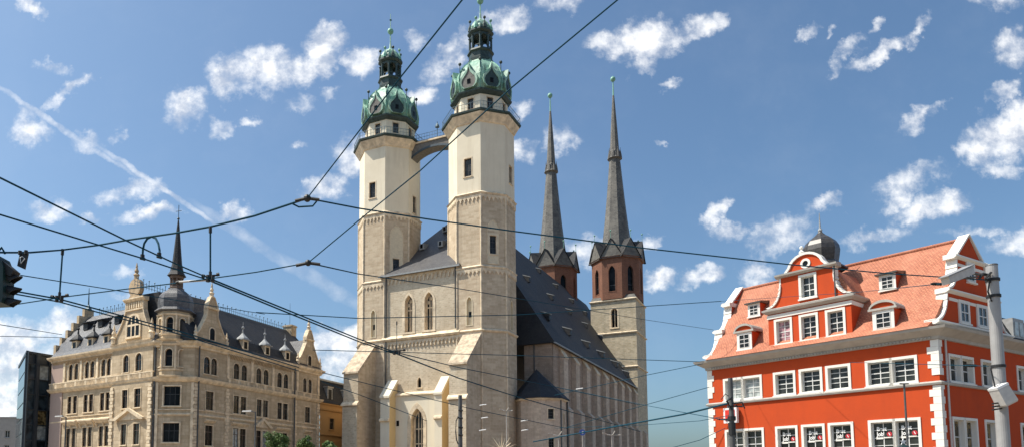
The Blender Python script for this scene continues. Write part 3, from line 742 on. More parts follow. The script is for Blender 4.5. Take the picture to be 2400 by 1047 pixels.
# left-hand scroll of a gable profile (distance from the outer edge, z)
def scroll(x0, z0, x1, z1, n=6, bulge=.0):
    return [(x0+(x1-x0)*(1-math.cos(t*PI/2/n)), z0+(z1-z0)*math.sin(t*PI/2/n)) for t in range(n+1)] if bulge == 0 else \
           [(x0+(x1-x0)*math.sin(t*PI/2/n), z0+(z1-z0)*(1-math.cos(t*PI/2/n))) for t in range(n+1)]
def scurve(x0, z0, x1, z1, n=8):
    return [(x0+(x1-x0)*(t/n), z0+(z1-z0)*(t/n+.17*math.sin(2*PI*t/n)*-1)) for t in range(n+1)]
def gable(fr, c, half, label=None, back=-.5):
    L1 = scroll(-half, 12.0, -3.35, 14.0, 6, 1); L2 = scroll(-2.95, 14.35, -1.85, 16.35, 6, 1); L3 = [(-1.65, 16.78), (0, 18.32)]
    o = L1+L2+L3+[(-x, z) for x, z in reversed(L2)]+[(-x, z) for x, z in reversed(L1)]
    n = MB(); n.prism(fr, [(c+x, z) for x, z in o], back, .02); gb = n.build('gable', 'red_plaster', red)
    n = MB()
    for seq in (L1, L2, L3):
        for sg in (1, -1):
            for (x0, z0), (x1, z1) in zip(seq[:-1], seq[1:]):
                n.hexa(*[[fr.p(c+sg*xx, dd, zz) for xx, dd, zz in ((x0, d, z0), (x1, d, z1), (x1-.03, d, z1+.12), (x0-.12, d, z0+.07))] for d in (back-.05, .12)])
    n.build('gable_coping', 'trim_white', gb)
    n = MB()
    for zz, hw, pj in ((11.78, half+.1, .3), (14.0, 3.5, .28), (16.45, 2.2, .22)):
        n.xprism(fr, [(back-.08, zz+.02), (.06, zz+.02), (pj, zz+.14), (pj, zz+.24), (.1, zz+.34), (back-.08, zz+.34)], c-hw, c+hw)
    n.box(fr, c-3.1, c+3.1, .02, .06, 13.55, 13.75); n.box(fr, c-1.95, c+1.95, .02, .06, 16.0, 16.2)
    n.build('gable_cornice', 'trim_white', gb)
    return gb
g2 = gable(R2, 4.78, 4.95)
for a, b, z0, z1 in ((2.81, 4.2, 12.2, 13.75), (5.2, 6.66, 12.2, 13.75), (4.2, 5.28, 15.1, 16.5)):
    window(g2, R2, a, b, z0, z1, sur=.16, surm='trim_white', proud=.08, rev=-.02, vb=(.5,), hb=(.5,), flat=True, d=.03)
RL = Fr(*R1.p(15.97, 0, 0)[:2], R1.a+90, -1)
if (RL.u[0]*R1.o[0]+RL.u[1]*R1.o[1]) > 0: RL.u = (-RL.u[0], -RL.u[1])
RL.o = R1.u
gable(RL, 4.82, 4.9)
n = MB(); n.tube([R2.p(.72, .12, 0), R2.p(.72, .12, 10.9)], .06, 6); n.build('downpipe', 'box_grey', red)
# --- cross gable towards the square
U0, U1 = 4.95, 10.8
n = MB(); HZ = []
for a, b in ((9.02, 10.36), (7.17, 8.52), (5.34, 6.68)):
    HZ.append(window(red, R1, a, b, 12.05, 13.98, sur=.16, surm='trim_white', proud=.06, rev=.28, vb=(.5,), hb=(.27, .52, .78), glass='glass_pink' if a > 9 else 'glass', bar=.055))
HZ.append(window(red, R1, 7.15, 8.42, 15.1, 16.9, sur=.17, surm='trim_white', proud=.06, rev=.28, vb=(.5,), hb=(.33, .66), bar=.055))
n.wall(R1, U0, U1, 11.9, 14.5, HZ[:3])
for u in (U0, U1): n.poly([R1.p(u, 0, 11.9), R1.p(u, 0, 14.6), R1.p(u, -3.2, 14.6), R1.p(u, -3.2, 11.9)])
cg = n.build('cross_gable', 'red_plaster', red)
n = MB(); pz = [R1.p(U1, -3.2, 11.8)[:2], R1.p(U1, 0, 0)[:2], R1.p(U0, 0, 0)[:2], R1.p(U0, -3.2, 0)[:2]]
n.sweep(pz, [(-.05, 14.42), (.12, 14.45), (.32, 14.62), (.34, 14.74), (.0, 14.86), (-.3, 14.86)]); n.build('gable_cornice', 'trim_grey', cg)
n = MB(); n.sweep(pz, [(-.02, 14.08), (.07, 14.08), (.07, 14.36), (-.02, 14.36)]); n.box(R1, U0-.05, U1+.05, -.05, .14, 11.78, 11.98); n.build('gable_band', 'trim_white', cg)
lc = (U0+U1)/2+.0
up = scroll(U0+.05-lc, 14.86, -1.85, 16.4, 7, 1)
o = up+[(-1.85, 17.0)]; o = o+[(-x, z) for x, z in reversed(o)]
n = MB(); W2 = [(lc+x, z) for x, z in o]
# front with window hole: central panel as wall, sides as prisms
n.wall(R1, lc-1.85, lc+1.85, 14.86, 17.0, [HZ[3]])
for sg in (-1, 1):
    n.poly([R1.p(lc+sg*x, 0, z) for x, z in up]+[R1.p(lc+sg*1.85, 0, 14.86)][:0]+[R1.p(lc-sg*1.85*-1*-1, 0, 14.86)])
n.prism(R1, W2, -.5, -.32)
n.build('gable_front', 'red_plaster', cg)
n = MB()
for sg in (1, -1):
    for (x0, z0), (x1, z1) in zip(up[:-1], up[1:]):
        n.hexa(*[[R1.p(lc+sg*xx, dd, zz) for xx, dd, zz in ((x0, d, z0), (x1, d, z1), (x1-.02, d, z1+.14), (x0-.16, d, z0+.08))] for d in (-.55, .1)])
    n.box(R1, min(lc+sg*1.85, lc+sg*1.98), max(lc+sg*1.85, lc+sg*1.98), -.5, .03, 16.35, 17.0)
n.build('gable_coping', 'trim_white', cg)
n = MB(); n.xprism(R1, [(-.5, 16.98), (.1, 17.0), (.28, 17.12), (.3, 17.24), (-.5, 17.3)], lc-2.2, lc+2.2); n.build('gable_cornice', 'trim_grey', cg)
lun = [(-1.5+.0, 17.28)]+[(-1.28*math.cos(t*PI/12), 17.3+1.15*math.sin(t*PI/12)) for t in range(1, 12)]+[(1.5, 17.28)]
n = MB(); n.prism(R1, [(lc+x*.9, z) for x, z in lun], -.4, 0); n.build('lunette', 'red_plaster', cg)
n = MB()
for (x0, z0), (x1, z1) in zip(lun[:-1], lun[1:]):
    n.hexa(*[[R1.p(lc+xx*k, d, 17.28+(zz-17.28)*k) for xx, zz, k in ((x0, z0, .9), (x1, z1, .9), (x1, z1, 1.04), (x0, z0, 1.04))] for d in (-.45, .12)])
n.build('lunette_coping', 'trim_white', cg)
n = MB(); oc = lambda r, k=16: [(lc+r*math.cos(2*PI*i/k), 17.68+r*math.sin(2*PI*i/k)) for i in range(k)]
ringmesh(n, R1, oc(.36), oc(.2), .07, 0, .01); n.build('oculus', 'trim_white', cg)
n = MB(); n.poly([R1.p(u, .012, z) for u, z in oc(.21)]); n.build('oculus_pane', 'glass_dark', cg)
n = MB(); rf = [(-1.9, 17.0), (0, 17.45), (1.9, 17.0)]
n.prism(R1, [(lc-3.0, 14.8), (lc-1.9, 16.75), (lc, 17.2), (lc+1.9, 16.75), (lc+3.0, 14.8)], -5.0, -.5); n.build('cross_roof', 'roof_tile', cg)
n = MB(); n.tube([R1.p(lc-1.98, .1, 14.8), R1.p(lc-1.98, .1, 17.0)], .05, 6); n.build('downpipe', 'dark_pole', cg)
n = MB(); p = R1.p(lc+.35, -.2, 0); n.lathe(p[0], p[1], [(.1, 18.3), (.16, 18.5), (.2, 18.62), (.05, 18.8)], 8); n.ball(p[0], p[1], 18.95, .14, 8); n.build('gable_urn', 'trim_white', cg)
# onion turret
oc_ = R1.p(7.85, -2.4, 0)
n = MB(); n.lathe(oc_[0], oc_[1], [(1.15, 16.6), (1.15, 17.6)], 8, .3); tur = n.build('turret', 'red_plaster', red)
n = MB(); n.lathe(oc_[0], oc_[1], [(1.72, 17.5), (1.7, 17.62), (1.3, 17.85), (1.12, 18.15), (1.2, 18.6), (1.25, 19.0), (1.2, 19.35), (1.0, 19.7), (.7, 19.98), (.4, 20.2), (.2, 20.4), (.1, 20.55)], 8, .3); n.build('onion_dome', 'onion_slate', tur)
n = MB(); n.ball(oc_[0], oc_[1], 20.6, .16, 8); n.tube([(oc_[0], oc_[1], 20.5), (oc_[0], oc_[1], 21.95)], .08, 6, .02); n.build('spike', 'lead', tur)
# --- dormers: intersect rays with the main slope
def hit_roof(px, py):
    r = Vector(ray(px, py)); p0 = Vector(R1.p(0, -.5, 12.62)); p1 = Vector(R1.p(0, -RDG, 18.15)); u = Vector((*R1.u, 0))
    nn = (p1-p0).cross(u); k = (p0-Vector((0, 0, EYE))).dot(nn)/r.dot(nn); P = r*k
    dx, dy = P.x-R1.x, P.y-R1.y
    return dx*R1.u[0]+dy*R1.u[1], dx*R1.o[0]+dy*R1.o[1], EYE+P.z
def rdormer(px, py, w, h, arched):
    u, d, z = hit_roof(px, py); f = R1.sub(u, d+.12, 0)
    n = MB(); n.box(f, -w/2, w/2, -2.2, 0, z, z+h); dm = n.build('dormer', 'red_plaster', red)
    window(dm, f, -w/2, w/2, z, z+h, sur=w*.16, surm='trim_white', proud=.06, rev=-.015, vb=(.5,), hb=(.33, .66), fw=.04, bar=.04, flat=True)
    n = MB()
    if arched:
        arc = [(-(w/2+.1)*math.cos(t*PI/10), z+h+.06+.42*math.sin(t*PI/10)) for t in range(11)]
        n.prism(f, arc, -2.4, .02); n.build('dormer_roof', 'red_plaster', dm)
        n = MB(); ar2 = [(x*1.12, z+h+.06+(zz-z-h-.06)*1.4) for x, zz in arc]
        for i in range(10):
            n.hexa(*[[f.p(a, dd, b) for a, b in (arc[i], arc[i+1], ar2[i+1], ar2[i])] for dd in (-2.4, .16)])
        n.box(f, -w/2-.22, w/2+.22, -.3, .18, z+h-.02, z+h+.12); n.build('dormer_hood', 'trim_grey', dm)
    else:
        n.xprism(f, [(.28, z+h-.02), (.28, z+h+.08), (-2.4, z+h+.5), (-2.4, z+h)], -w/2-.18, w/2+.18); n.build('dormer_roof', 'onion_slate', dm)
rdormer(1770, 741, 1.0, 1.05, False); rdormer(1748, 818, 1.2, 1.35, True)
rdormer(2083, 679, 1.05, 1.1, False); rdormer(2074, 772, 1.3, 1.35, True)
# rear slate-roofed wing
n = MB(); n.xprism(R2, [(.1, 11.65), (-.15, 12.1), (-.9, 13.7), (-4, 14.6), (-9, 14.6), (-9, 11.65)], 9.95, 27); wing = n.build('wing_roof', 'slate', red)
for u in (10.9, 14.5, 18.0):
    f = R2.sub(u, 0, 0); n = MB(); n.box(f, -.1, 1.6, -1.5, -.12, 12.1, 13.5); dm = n.build('wing_dormer', 'lead', wing)
    n = MB(); n.box(f, .1, .65, -.15, -.09, 12.25, 13.25); n.box(f, .85, 1.4, -.15, -.09, 12.25, 13.25); n.build('dormer_pane', 'glass_curtain', dm)
# posters in the first floor windows
def text_obj(s, fr, u, d, z, size, mat, name, parent, sx=1.):
    cu = bpy.data.curves.new('letters', 'FONT'); cu.body = s; cu.size = size; cu.extrude = .004; cu.offset = .012
    to = bpy.data.objects.new('letters', cu); COL.objects.link(to)
    me = bpy.data.meshes.new_from_object(to.evaluated_get(bpy.context.evaluated_depsgraph_get()))
    COL.objects.unlink(to); bpy.data.objects.remove(to)
    off = Vector(W[parent.name]); sg = 1 if fr.sg > 0 else -1
    for v in me.vertices:
        x, y, zz = v.co; p = Vector(fr.p(u+sg*x*sx, d+zz, z+y)); v.co = p-off
    me.materials.clear(); me.materials.append(M[mat])
    o = bpy.data.objects.new(name, me); COL.objects.link(o); o.parent = parent; W[o.name] = tuple(off)
    return o
pi = 0
PL = ['red disc poster in the window nearest the shop sign', 'red disc poster in the middle single window', 'red disc poster in the single window before the double one', 'red disc poster in the left pane of the corner double window', 'red disc poster in the right pane of the corner double window']
for (a, b) in ((8.95, 10.6), (7.06, 8.7), (5.18, 6.85), (2.62, 4.26), (1.16, 2.785)):
    base = thing('window_poster', 'white lettered poster with a red disc, '+['in the leftmost single first floor window', 'in the middle single first floor window', 'in the rightmost single first floor window', 'left half of the corner double window', 'right half of the corner double window'][pi], 'poster', R1.p((a+b)/2, -.2, 5.0), 'posters in the first floor windows of the red building'); pi += 1
    c = (a+b)/2; dd = -.2
    text_obj('Best', R1, c+.40, dd, 5.30, .36, 'paint_white', 'lettering', base, .95)
    text_obj('Job', R1, c+.40, dd, 4.95, .38, 'paint_white', 'lettering', base, .8)
    n = MB(); n.box(R1, c+.02, c+.45, dd-.012, dd-.004, 4.74, 4.86); n.box(R1, c-.46, c-.02, dd-.012, dd-.004, 4.80, 4.87); n.build('poster_band', 'trim_white', base)
    n = MB(); n.prism(R1, [(c-.36+.16*math.cos(t*PI/8), 5.05+.16*math.sin(t*PI/8)) for t in range(16)], dd, dd+.01); n.build('red_disc', 'decal_red', base)
    n = MB(); n.prism(R1, [(c-.30, 5.13), (c-.34, 5.15), (c-.42, 4.98), (c-.38, 4.96)], dd+.01, dd+.018); n.build('disc_stroke', 'paint_white', base)
# projecting shop sign
sg = thing('shop_sign', 'square red panel sign in a white frame on the red facade behind the dark pole', 'sign', R1.p(13.9, .3, 7.1))
n = MB(); n.box(R1, 13.37, 14.46, .12, .42, 6.5, 7.68); n.build('frame', 'paint_white', sg)
n = MB(); n.box(R1, 13.52, 14.31, .40, .45, 6.66, 7.52); n.build('panel', 'paint_red', sg)
n = MB(); n.box(R1, 13.55, 13.62, 0, .2, 7.62, 7.9); n.box(R1, 14.2, 14.27, 0, .2, 7.62, 7.9); n.build('bracket', 'iron', sg)

# ================================================================== SANDSTONE CORNER BUILDING
q = at(366, 900, 85); q3 = at(455, 900, 85)
L = Fr(q[0], q[1], -57.5, -1); R = Fr(q3[0], q3[1], 27., 1); C = Fr(q[0], q[1], 90., 1); CW = q3[0]-q[0]
sand = thing('sandstone_building', 'ornate sandstone corner building with slate roof, stepped and curved gables and a spired oriel turret', 'building', (q[0]+2, q[1]+8, 0))
HL, HR, HC = [], [], []
kk = dict(sur=.09, surm='sandstone_trim', proud=.06, rev=.16, bar=.07, sashm='sash_brown', fw=.05)
def pane_mat(i): return ('glass', 'glass_dark', 'glass', 'glass_curtain', 'glass', 'glass_dark')[i % 6]
i = 0
for c, w in ((17.55, .98), (16.3, .98), (13.95, .98), (12.8, .98), (10.45, .98), (9.3, .98), (5.45, 1.15), (3.0, 1.25)):
    dd = .3 if c < 8 else 0; w += .12
    tgt = HL
    tgt.append((dd, window(sand, L, c-w/2, c+w/2, 15.35, 17.65, 'round', vb=(.5,), hb=(.62,), glass=pane_mat(0), d=dd, **kk)))
    tgt.append((dd, window(sand, L, c-w/2, c+w/2, 10.95, 13.35, None, vb=(.5,), hb=(.68,), glass=pane_mat(1), d=dd, **kk)))
    tgt.append((dd, window(sand, L, c-w/2, c+w/2, 6.5, 9.15, None, vb=(.5,), hb=(.68,), glass=pane_mat(i), d=dd, **kk))); i += 2
for c, w in ((1.98, 1.15), (3.2, 1.15), (7.2, 1.2), (8.65, 1.2), (11.5, 1.18), (12.97, 1.18), (15.83, 1.15), (17.25, 1.15), (21.6, .95), (22.85, .95)):
    w += .1; HR.append(window(sand, R, c-w/2, c+w/2, 15.05, 17.25, 'round', vb=(.5,), hb=(.6,), glass='glass', **kk))
for c, w in ((2.58, 1.4), (7.27, 1.15), (8.62, 1.2), (11.68, 1.1), (12.97, 1.15), (15.95, 1.1), (17.2, 1.15), (22.35, 1.35)):
    w += .1; HR.append(window(sand, R, c-w/2, c+w/2, 10.7, 13.1, None, vb=(.5,), hb=(.68,), glass=pane_mat(i), **kk)); i += 1
    HR.append(window(sand, R, c-w/2, c+w/2, 6.4, 8.98, None, vb=(.5,), hb=(.68,), glass=pane_mat(i+2), **kk)); i += 1
for z0, z1 in ((10.95, 13.5), (6.65, 9.15)):
    HC.append(window(sand, C, .78, 3.05, z0, z1, None, vb=(.33, .66), hb=(.6,), glass='glass_dark', sur=.16, surm='sandstone_trim', proud=.08, rev=.3, bar=.05, sashm='sash_dark', fw=.05))
n = MB()
n.wall(L, 8.3, 21.75, 0, 18.6, [h for d, h in HL if d == 0]); n.wall(L, .35, 8.3, 0, 18.9, [h for d, h in HL if d > 0], .3); n.wall(L, 0, .35, 0, 18.6, [], 0)
for u in (.35, 8.3): n.poly([L.p(u, 0, 0), L.p(u, .3, 0), L.p(u, .3, 18.9), L.p(u, 0, 18.9)])
n.wall(R, 0, 25.3, 0, 18.6, HR); n.wall(C, 0, CW, 0, 18.6, HC)
n.poly([L.p(21.75, 0, 0), L.p(21.75, 0, 18.6), L.p(21.75, -12, 18.6), L.p(21.75, -12, 0)])
n.poly([R.p(25.3, 0, 0), R.p(25.3, 0, 18.6), R.p(25.3, -12, 18.6), R.p(25.3, -12, 0)])
n.build('wall', 'sandstone', sand)
n = MB(); n.box(L, 19.2, 21.9, -.3, .12, 0, 18.3); n.build('end_pier', 'pier_plaster', sand)
pathS = [L.p(21.75, -6, 0)[:2], L.p(21.75, 0, 0)[:2], L.p(0, 0, 0)[:2], C.p(CW, 0, 0)[:2], R.p(25.3, 0, 0)[:2], R.p(25.3, -6, 0)[:2]]
n = MB(); n.sweep(pathS, [(-.05, 17.95), (.18, 18.0), (.22, 18.2), (.5, 18.4), (.6, 18.55), (.62, 18.72), (-.2, 18.76)]); n.build('eaves_cornice', 'sandstone_trim', sand)
n = MB(); n.sweep(pathS, [(-.05, 13.85), (.2, 13.95), (.42, 14.2), (.5, 14.42), (-.05, 14.5)]); n.build('main_cornice', 'sandstone_trim', sand)
n = MB(); n.sweep(pathS[1:], [(-.05, 9.85), (.12, 9.9), (.16, 10.05), (-.05, 10.2)]); n.sweep(pathS[1:], [(-.05, 10.5), (.1, 10.52), (.1, 10.62), (-.05, 10.64)]); n.build('sill_band', 'sandstone_trim', sand)
n = MB()   # balustrade in front of the third storey
n.sweep(pathS[1:3], [(.3, 15.05), (.48, 15.05), (.48, 15.18), (.3, 15.18)])
for k in range(88):
    u = .3+k*.245; big = k % 9 == 0
    n.box(L, u-(.14 if big else .05), u+(.14 if big else .05), .32, .46, 14.45, 15.06)
n.build('balustrade', 'sandstone_trim', sand)
n = MB()
for k in range(90):
    u = 5.9+k*.245
    if u > 25: break
    big = k % 7 == 0
    n.box(R, u-(.16 if big else .05), u+(.16 if big else .05), .0, .12, 14.5, 15.0)
n.box(R, 5.5, 25.2, 0, .16, 15.0, 15.1); n.build('parapet_panels', 'sandstone_trim', sand)
# bossed corner strips
for (fr, u, dd) in ((L, 8.0, .3), (L, .62, .3), (R, .25, 0), (R, 5.6, 0), (R, 19.35, 0), (R, 24.9, 0)):
    n = MB()
    for k in range(34):
        z = .3+k*.42
        if 13.8 < z+.3 and z < 14.6: continue
        if z > 13.6: break
        w = .26 if k % 2 else .38
        n.box(fr, u-w, u+w, dd, dd+.13, z, z+.36)
    n.build('quoins', 'sandstone_trim', sand)
for u in (18.9, 15.15, 11.65, 8.55): n = MB(); n.box(L, u-.22, u+.22, 0, .16, 15.2, 18.0); n.build('pilaster', 'sandstone_trim', sand)
for u in (5.6, 10.1, 14.4, 18.6, 19.8, 24.9): n = MB(); n.box(R, u-.2, u+.2, 0, .13, 15.1, 18.0); n.build('pilaster', 'sandstone_trim', sand)
for u in (.15, 4.35): n = MB(); n.box(C, u-.15, u+.15, 0, .14, 0, 13.8); n.build('pilaster', 'sandstone_trim', sand)
n = MB()   # corbels under eaves
for k in range(46): n.xprism(L, [(0, 17.55), (.1, 17.6), (.34, 18.05), (0, 18.1)], 8.6+k*.285-.07, 8.6+k*.285+.07)
for k in range(46):
    if 5.6+k*.3 < 19.2: n.xprism(R, [(0, 17.55), (.1, 17.6), (.34, 18.05), (0, 18.1)], 5.6+k*.3-.07, 5.6+k*.3+.07)
n.build('corbels', 'sandstone_dark', sand)
# hoods and pediments over first floor windows
for u in (17.0, 13.4, 9.9):
    n = MB()
    n.xprism(L, [(0, 9.45), (.15, 9.5), (.5, 9.85), (.5, 10.0), (0, 10.1)], u-1.55, u+1.55)
    for s_ in (-1.45, -.02, 1.4): n.xprism(L, [(0, 9.0), (.12, 9.05), (.35, 9.5), (0, 9.5)], u+s_-.08, u+s_+.08)
    n.build('window_hood', 'sandstone_trim', sand)
n = MB(); n.prism(L, [(1.6, 9.55), (6.9, 9.55), (6.9, 9.75), (4.25, 10.85), (1.6, 9.75)], .3, .42); n.prism(L, [(1.4, 9.5), (1.4, 9.72), (4.25, 10.98), (7.1, 9.72), (7.1, 9.5), (6.6, 9.5), (4.25, 10.6), (1.9, 9.5)], .4, .75); n.build('pediment', 'sandstone_trim', sand)
for a, b in ((1.7, 3.5), (6.4, 9.5), (15.1, 18.1), (21.5, 23.3)): n = MB(); n.xprism(R, [(0, 9.2), (.12, 9.25), (.35, 9.45), (.35, 9.58), (0, 9.65)], a, b); n.build('window_hood', 'sandstone_trim', sand)
n = MB(); n.prism(R, [(10.8, 9.3), (13.9, 9.3), (12.35, 10.35)], 0, .14); n.prism(R, [(10.6, 9.3), (10.6, 9.45), (12.35, 10.6), (14.1, 9.45), (14.1, 9.3), (13.6, 9.3), (12.35, 10.2), (11.1, 9.3)], .1, .38)
n.build('pediment', 'sandstone_trim', sand)
n = MB(); n.tube([R.p(.55, .2, 0), R.p(.55, .2, 18.4)], .09, 6); n.build('downpipe', 'dark_pole', sand); n = MB(); n.tube([R.p(19.0, .25, 0), R.p(19.0, .25, 18.2)], .1, 6); n.build('downpipe', 'dark_pole', sand); n = MB(); n.tube([L.p(.15, .12, 0), L.p(.15, .12, 18.2)], .11, 6); n.build('downpipe', 'dark_pole', sand)
# roofs
n = MB(); n.sweep([L.p(21.4, 0, 0)[:2], L.p(0, 0, 0)[:2]], [(.55, 18.74), (.1, 19.3), (-.9, 21.0), (-4.6, 25.2), (-8, 25.2), (-8, 18.74)]); n.build('roof', 'slate_sunlit', sand)
n = MB(); n.sweep([(L.p(0, -.6, 0)[0]+1.5, L.p(0, -1, 0)[1]+.4), R.p(-1.0, 0, 0)[:2], R.p(25.0, 0, 0)[:2]][1:], [(.55, 18.74), (.1, 19.2), (-.6, 20.4), (-5.2, 25.1), (-9, 25.1), (-9, 18.74)])
n.loft([[L.p(3, -4.4, 18.8), L.p(0, -1.0, 18.8), R.p(0, -1.0, 18.8), R.p(2, -5.0, 18.8)], [L.p(3, -4.4, 25.15), L.p(2.5, -4.4, 25.15), R.p(2.0, -5.0, 25.15), R.p(2.5, -5.0, 25.15)]])
n.build('roof', 'slate', sand)
n = MB()
def crest(fr, u0, u1, d, z, st=.42):
    k = 0; u = u0
    n.tube([fr.p(u0, d, z+.12), fr.p(u1, d, z+.12)], .03, 4); n.tube([fr.p(u0, d, z+.5), fr.p(u1, d, z+.5)], .025, 4)
    while u < u1:
        h = 1.0 if k % 2 else .7; n.tube([fr.p(u, d, z-.1), fr.p(u, d, z+h)], .035, 4)
        if k % 2: p = fr.p(u, d, z+h); n.ball(*p, .085, 5)
        u += st; k += 1
crest(L, 6.0, 19.2, -4.7, 25.15); n.build('ridge_cresting', 'iron_blue', sand); n = MB(); crest(R, -4.5, 24.0, -5.3, 25.05)
n.build('ridge_cresting', 'iron_blue', sand)
# stepped end gable
E_ = Fr(*L.p(21.55, 0, 0)[:2], 0, 1); E_.u = (-L.o[0], -L.o[1]); E_.o = L.u
st = [(0, 18.7), (0, 20.5)]
for k in range(5): st += [(.78*(k+1), 20.5+1.17*k), (.78*(k+1), 20.5+1.17*(k+1))]
st += [(5.3, 26.35), (5.3, 25.2), (12, 25.2), (12, 18.7)]
n = MB(); n.prism(E_, st, -.25, .3); n.build('stepped_gable', 'sandstone', sand)
n = MB(); p = E_.p(4.6, 0, 0); n.lathe(p[0], p[1], [(.5, 26.35), (.12, 27.0), (.04, 29.4)], 6); n.build('gable_spike', 'iron_blue', sand)
n = MB(); n.box(R, 24.0, 25.2, -6.0, -4.4, 22, 26.0); n.box(R, 23.9, 25.3, -6.1, -4.3, 25.7, 25.9); ch = n.build('chimney', 'sandstone', sand)
n = MB(); p = R.p(24.6, -5.2, 0); n.tube([(p[0], p[1], 26), (p[0], p[1], 29.5)], .04, 5, .02); n.build('lightning_rod', 'iron_blue', ch)
# ornate gables
def pinnacle(mb, fr, u, d, z, s=1.):
    p = fr.p(u, d, 0)
    mb.lathe(p[0], p[1], [(.26*s, z), (.26*s, z+.5*s), (.34*s, z+.55*s), (.16*s, z+.75*s), (.24*s, z+1.0*s), (.1*s, z+1.3*s), (.13*s, z+1.45*s), (.03*s, z+1.9*s)], 8)
def ogable(fr, dd, prof, hole, name='ornate_gable'):
    """prof: left and right boundary lists [(u,z)...]"""
    n = MB(); zs = 0
    n.prism(fr, prof, dd-.45, dd-.3)
    # front skin with the window opening
    b = n.build(name, 'sandstone', sand)
    n = MB(); n.prism(fr, prof, dd-.2, dd+.0); n.build('gable_face', 'sandstone', b)
    n = MB(); m = len(prof)
    for i in range(m-1):
        (x0, z0), (x1, z1) = prof[i], prof[i+1]
        dx, dz = x1-x0, z1-z0; Ln = math.hypot(dx, dz)
        if Ln < .05: continue
        nx, nz = dz/Ln*.12, -dx/Ln*.12
        n.hexa(*[[fr.p(x0, d, z0), fr.p(x1, d, z1), fr.p(x1-nx, d, z1-nz), fr.p(x0-nx, d, z0-nz)] for d in (dd-.5, dd+.14)])
    n.build('gable_coping', 'sandstone_trim', b)
    return b
pf = [(.55, 18.85), (.75, 19.6), (1.1, 20.2), (1.6, 21.0), (2.1, 22.0), (2.45, 22.9), (2.5, 24.1), (5.7, 24.1), (5.75, 22.9), (6.1, 22.0), (6.7, 21.0), (7.3, 20.2), (7.75, 19.6), (7.95, 18.85)]
gb = ogable(L, .3, pf, None)
window(gb, L, 2.75, 5.6, 19.55, 22.5, 'round', .2, 'sandstone_trim', .12, -.03, vb=(.33, .66), hb=(.55,), bar=.2, sashm='sandstone_trim', glass='glass_dark', flat=True, d=.32)
n = MB(); n.xprism(L, [(-.2, 24.0), (.35, 24.05), (.65, 24.3), (.65, 24.45), (-.2, 24.5)], 2.1, 6.1); n.xprism(L, [(.2, 22.9), (.45, 22.95), (.45, 23.1), (.2, 23.15)], 2.3, 5.9)
for k in range(7): n.box(L, 2.7+k*.45, 2.9+k*.45, .3, .42, 23.2, 23.9)
n.xprism(L, [(-.2, 18.6), (.6, 18.7), (.75, 18.95), (.3, 19.1), (-.2, 19.1)], .3, 8.2)
pinnacle(n, L, .6, .4, 19.1, 1.3); pinnacle(n, L, 7.95, .4, 19.1, 1.3)
n.build('gable_mouldings', 'sandstone_trim', gb)
n = MB(); n.prism(L, [(3.0, 24.45), (3.35, 24.75)]+[(4.15-1.12*math.cos(math.radians(-48+t*276/16)), 25.72+1.12*math.sin(math.radians(-48+t*276/16))) for t in range(17)]+[(4.95, 24.75), (5.3, 24.45)], -.15, .45); n.build('shell_crown', 'sandstone_dark', gb)
n = MB(); pinnacle(n, L, 4.15, .2, 26.7, 1.15); n.build('crown_pinnacle', 'sandstone_dark', gb)
def rgable(c, hb, ht, zt, win, z0=18.6):
    pf = [(c-hb, z0), (c-hb+.1, z0+.9), (c-hb*.74, z0+1.5), (c-hb*.5, z0+2.6), (c-ht, z0+3.7), (c-ht, zt-1.7), (c-ht*.95, zt-1.3), (c-ht*.62, zt-.75), (c-.22, zt-.2), (c+.22, zt-.2), (c+ht*.62, zt-.75), (c+ht*.95, zt-1.3), (c+ht, zt-1.7), (c+ht, z0+3.7), (c+hb*.5, z0+2.6), (c+hb*.74, z0+1.5), (c+hb-.1, z0+.9), (c+hb, z0)]
    b = ogable(R, .12, pf, None)
    window(b, R, c-.55, c+.55, win, win+1.7, 'round', .13, 'sandstone_trim', .1, -.03, vb=(), hb=(), sashm='sash_brown', glass='glass_dark', flat=True, d=.13)
    n = MB(); n.xprism(R, [(-.1, z0-.1), (.4, z0), (.5, z0+.25), (-.1, z0+.3)], c-hb-.1, c+hb+.1); n.xprism(R, [(-.1, zt-1.75), (.3, zt-1.7), (.35, zt-1.5), (-.1, zt-1.45)], c-ht-.2, c+ht+.2)
    pinnacle(n, R, c, -.05, zt-.25, 1.0); pinnacle(n, R, c-hb+.1, .1, z0+.3, .95); pinnacle(n, R, c+hb-.1, .1, z0+.3, .95)
    n.build('gable_mouldings', 'sandstone_trim', b)
    n = MB(); n.prism(R, [(c-hb*.8, z0+.2), (c-ht*.9, z0+4.2), (c+ht*.9, z0+4.2), (c+hb*.8, z0+.2)], -5.0, -.36); n.build('cross_roof', 'slate_sunlit', b)
rgable(2.55, 2.75, .82, 24.8, 19.2); rgable(22.45, 2.8, .8, 24.5, 19.0)
# dormers
def sdormer(fr, u, d, z, w, h, wm, cm):
    f = fr.sub(u, d, 0); n = MB(); n.box(f, -w/2, w/2, -2.0, 0, z, z+h); b = n.build('dormer', wm, sand)
    n = MB(); n.box(f, -w*.28, w*.28, 0, .03, z+.25, z+h-.2); n.build('dormer_pane', 'glass_dark', b)
    n = MB(); n.xprism(f, [(.22, z+h), (.25, z+h+.12), (-2.0, z+h+.12), (-2.0, z+h)], -w/2-.25, w/2+.25)
    p = f.p(0, -.5, 0); n.lathe(p[0], p[1], [(w*.85, z+h+.1), (w*.75, z+h+.3), (w*.62, z+h+.42), (w*.3, z+h+.75), (w*.12, z+h+1.0), (.05, z+h+1.8)], 8, .4)
    n.build('dormer_cupola', cm, b)
    n = MB(); n.ball(p[0], p[1], z+h+1.7, .2, 6); n.tube([(p[0], p[1], z+h+1.6), (p[0], p[1], z+h+2.5)], .05, 4, .02); n.build('cupola_finial', cm, b)
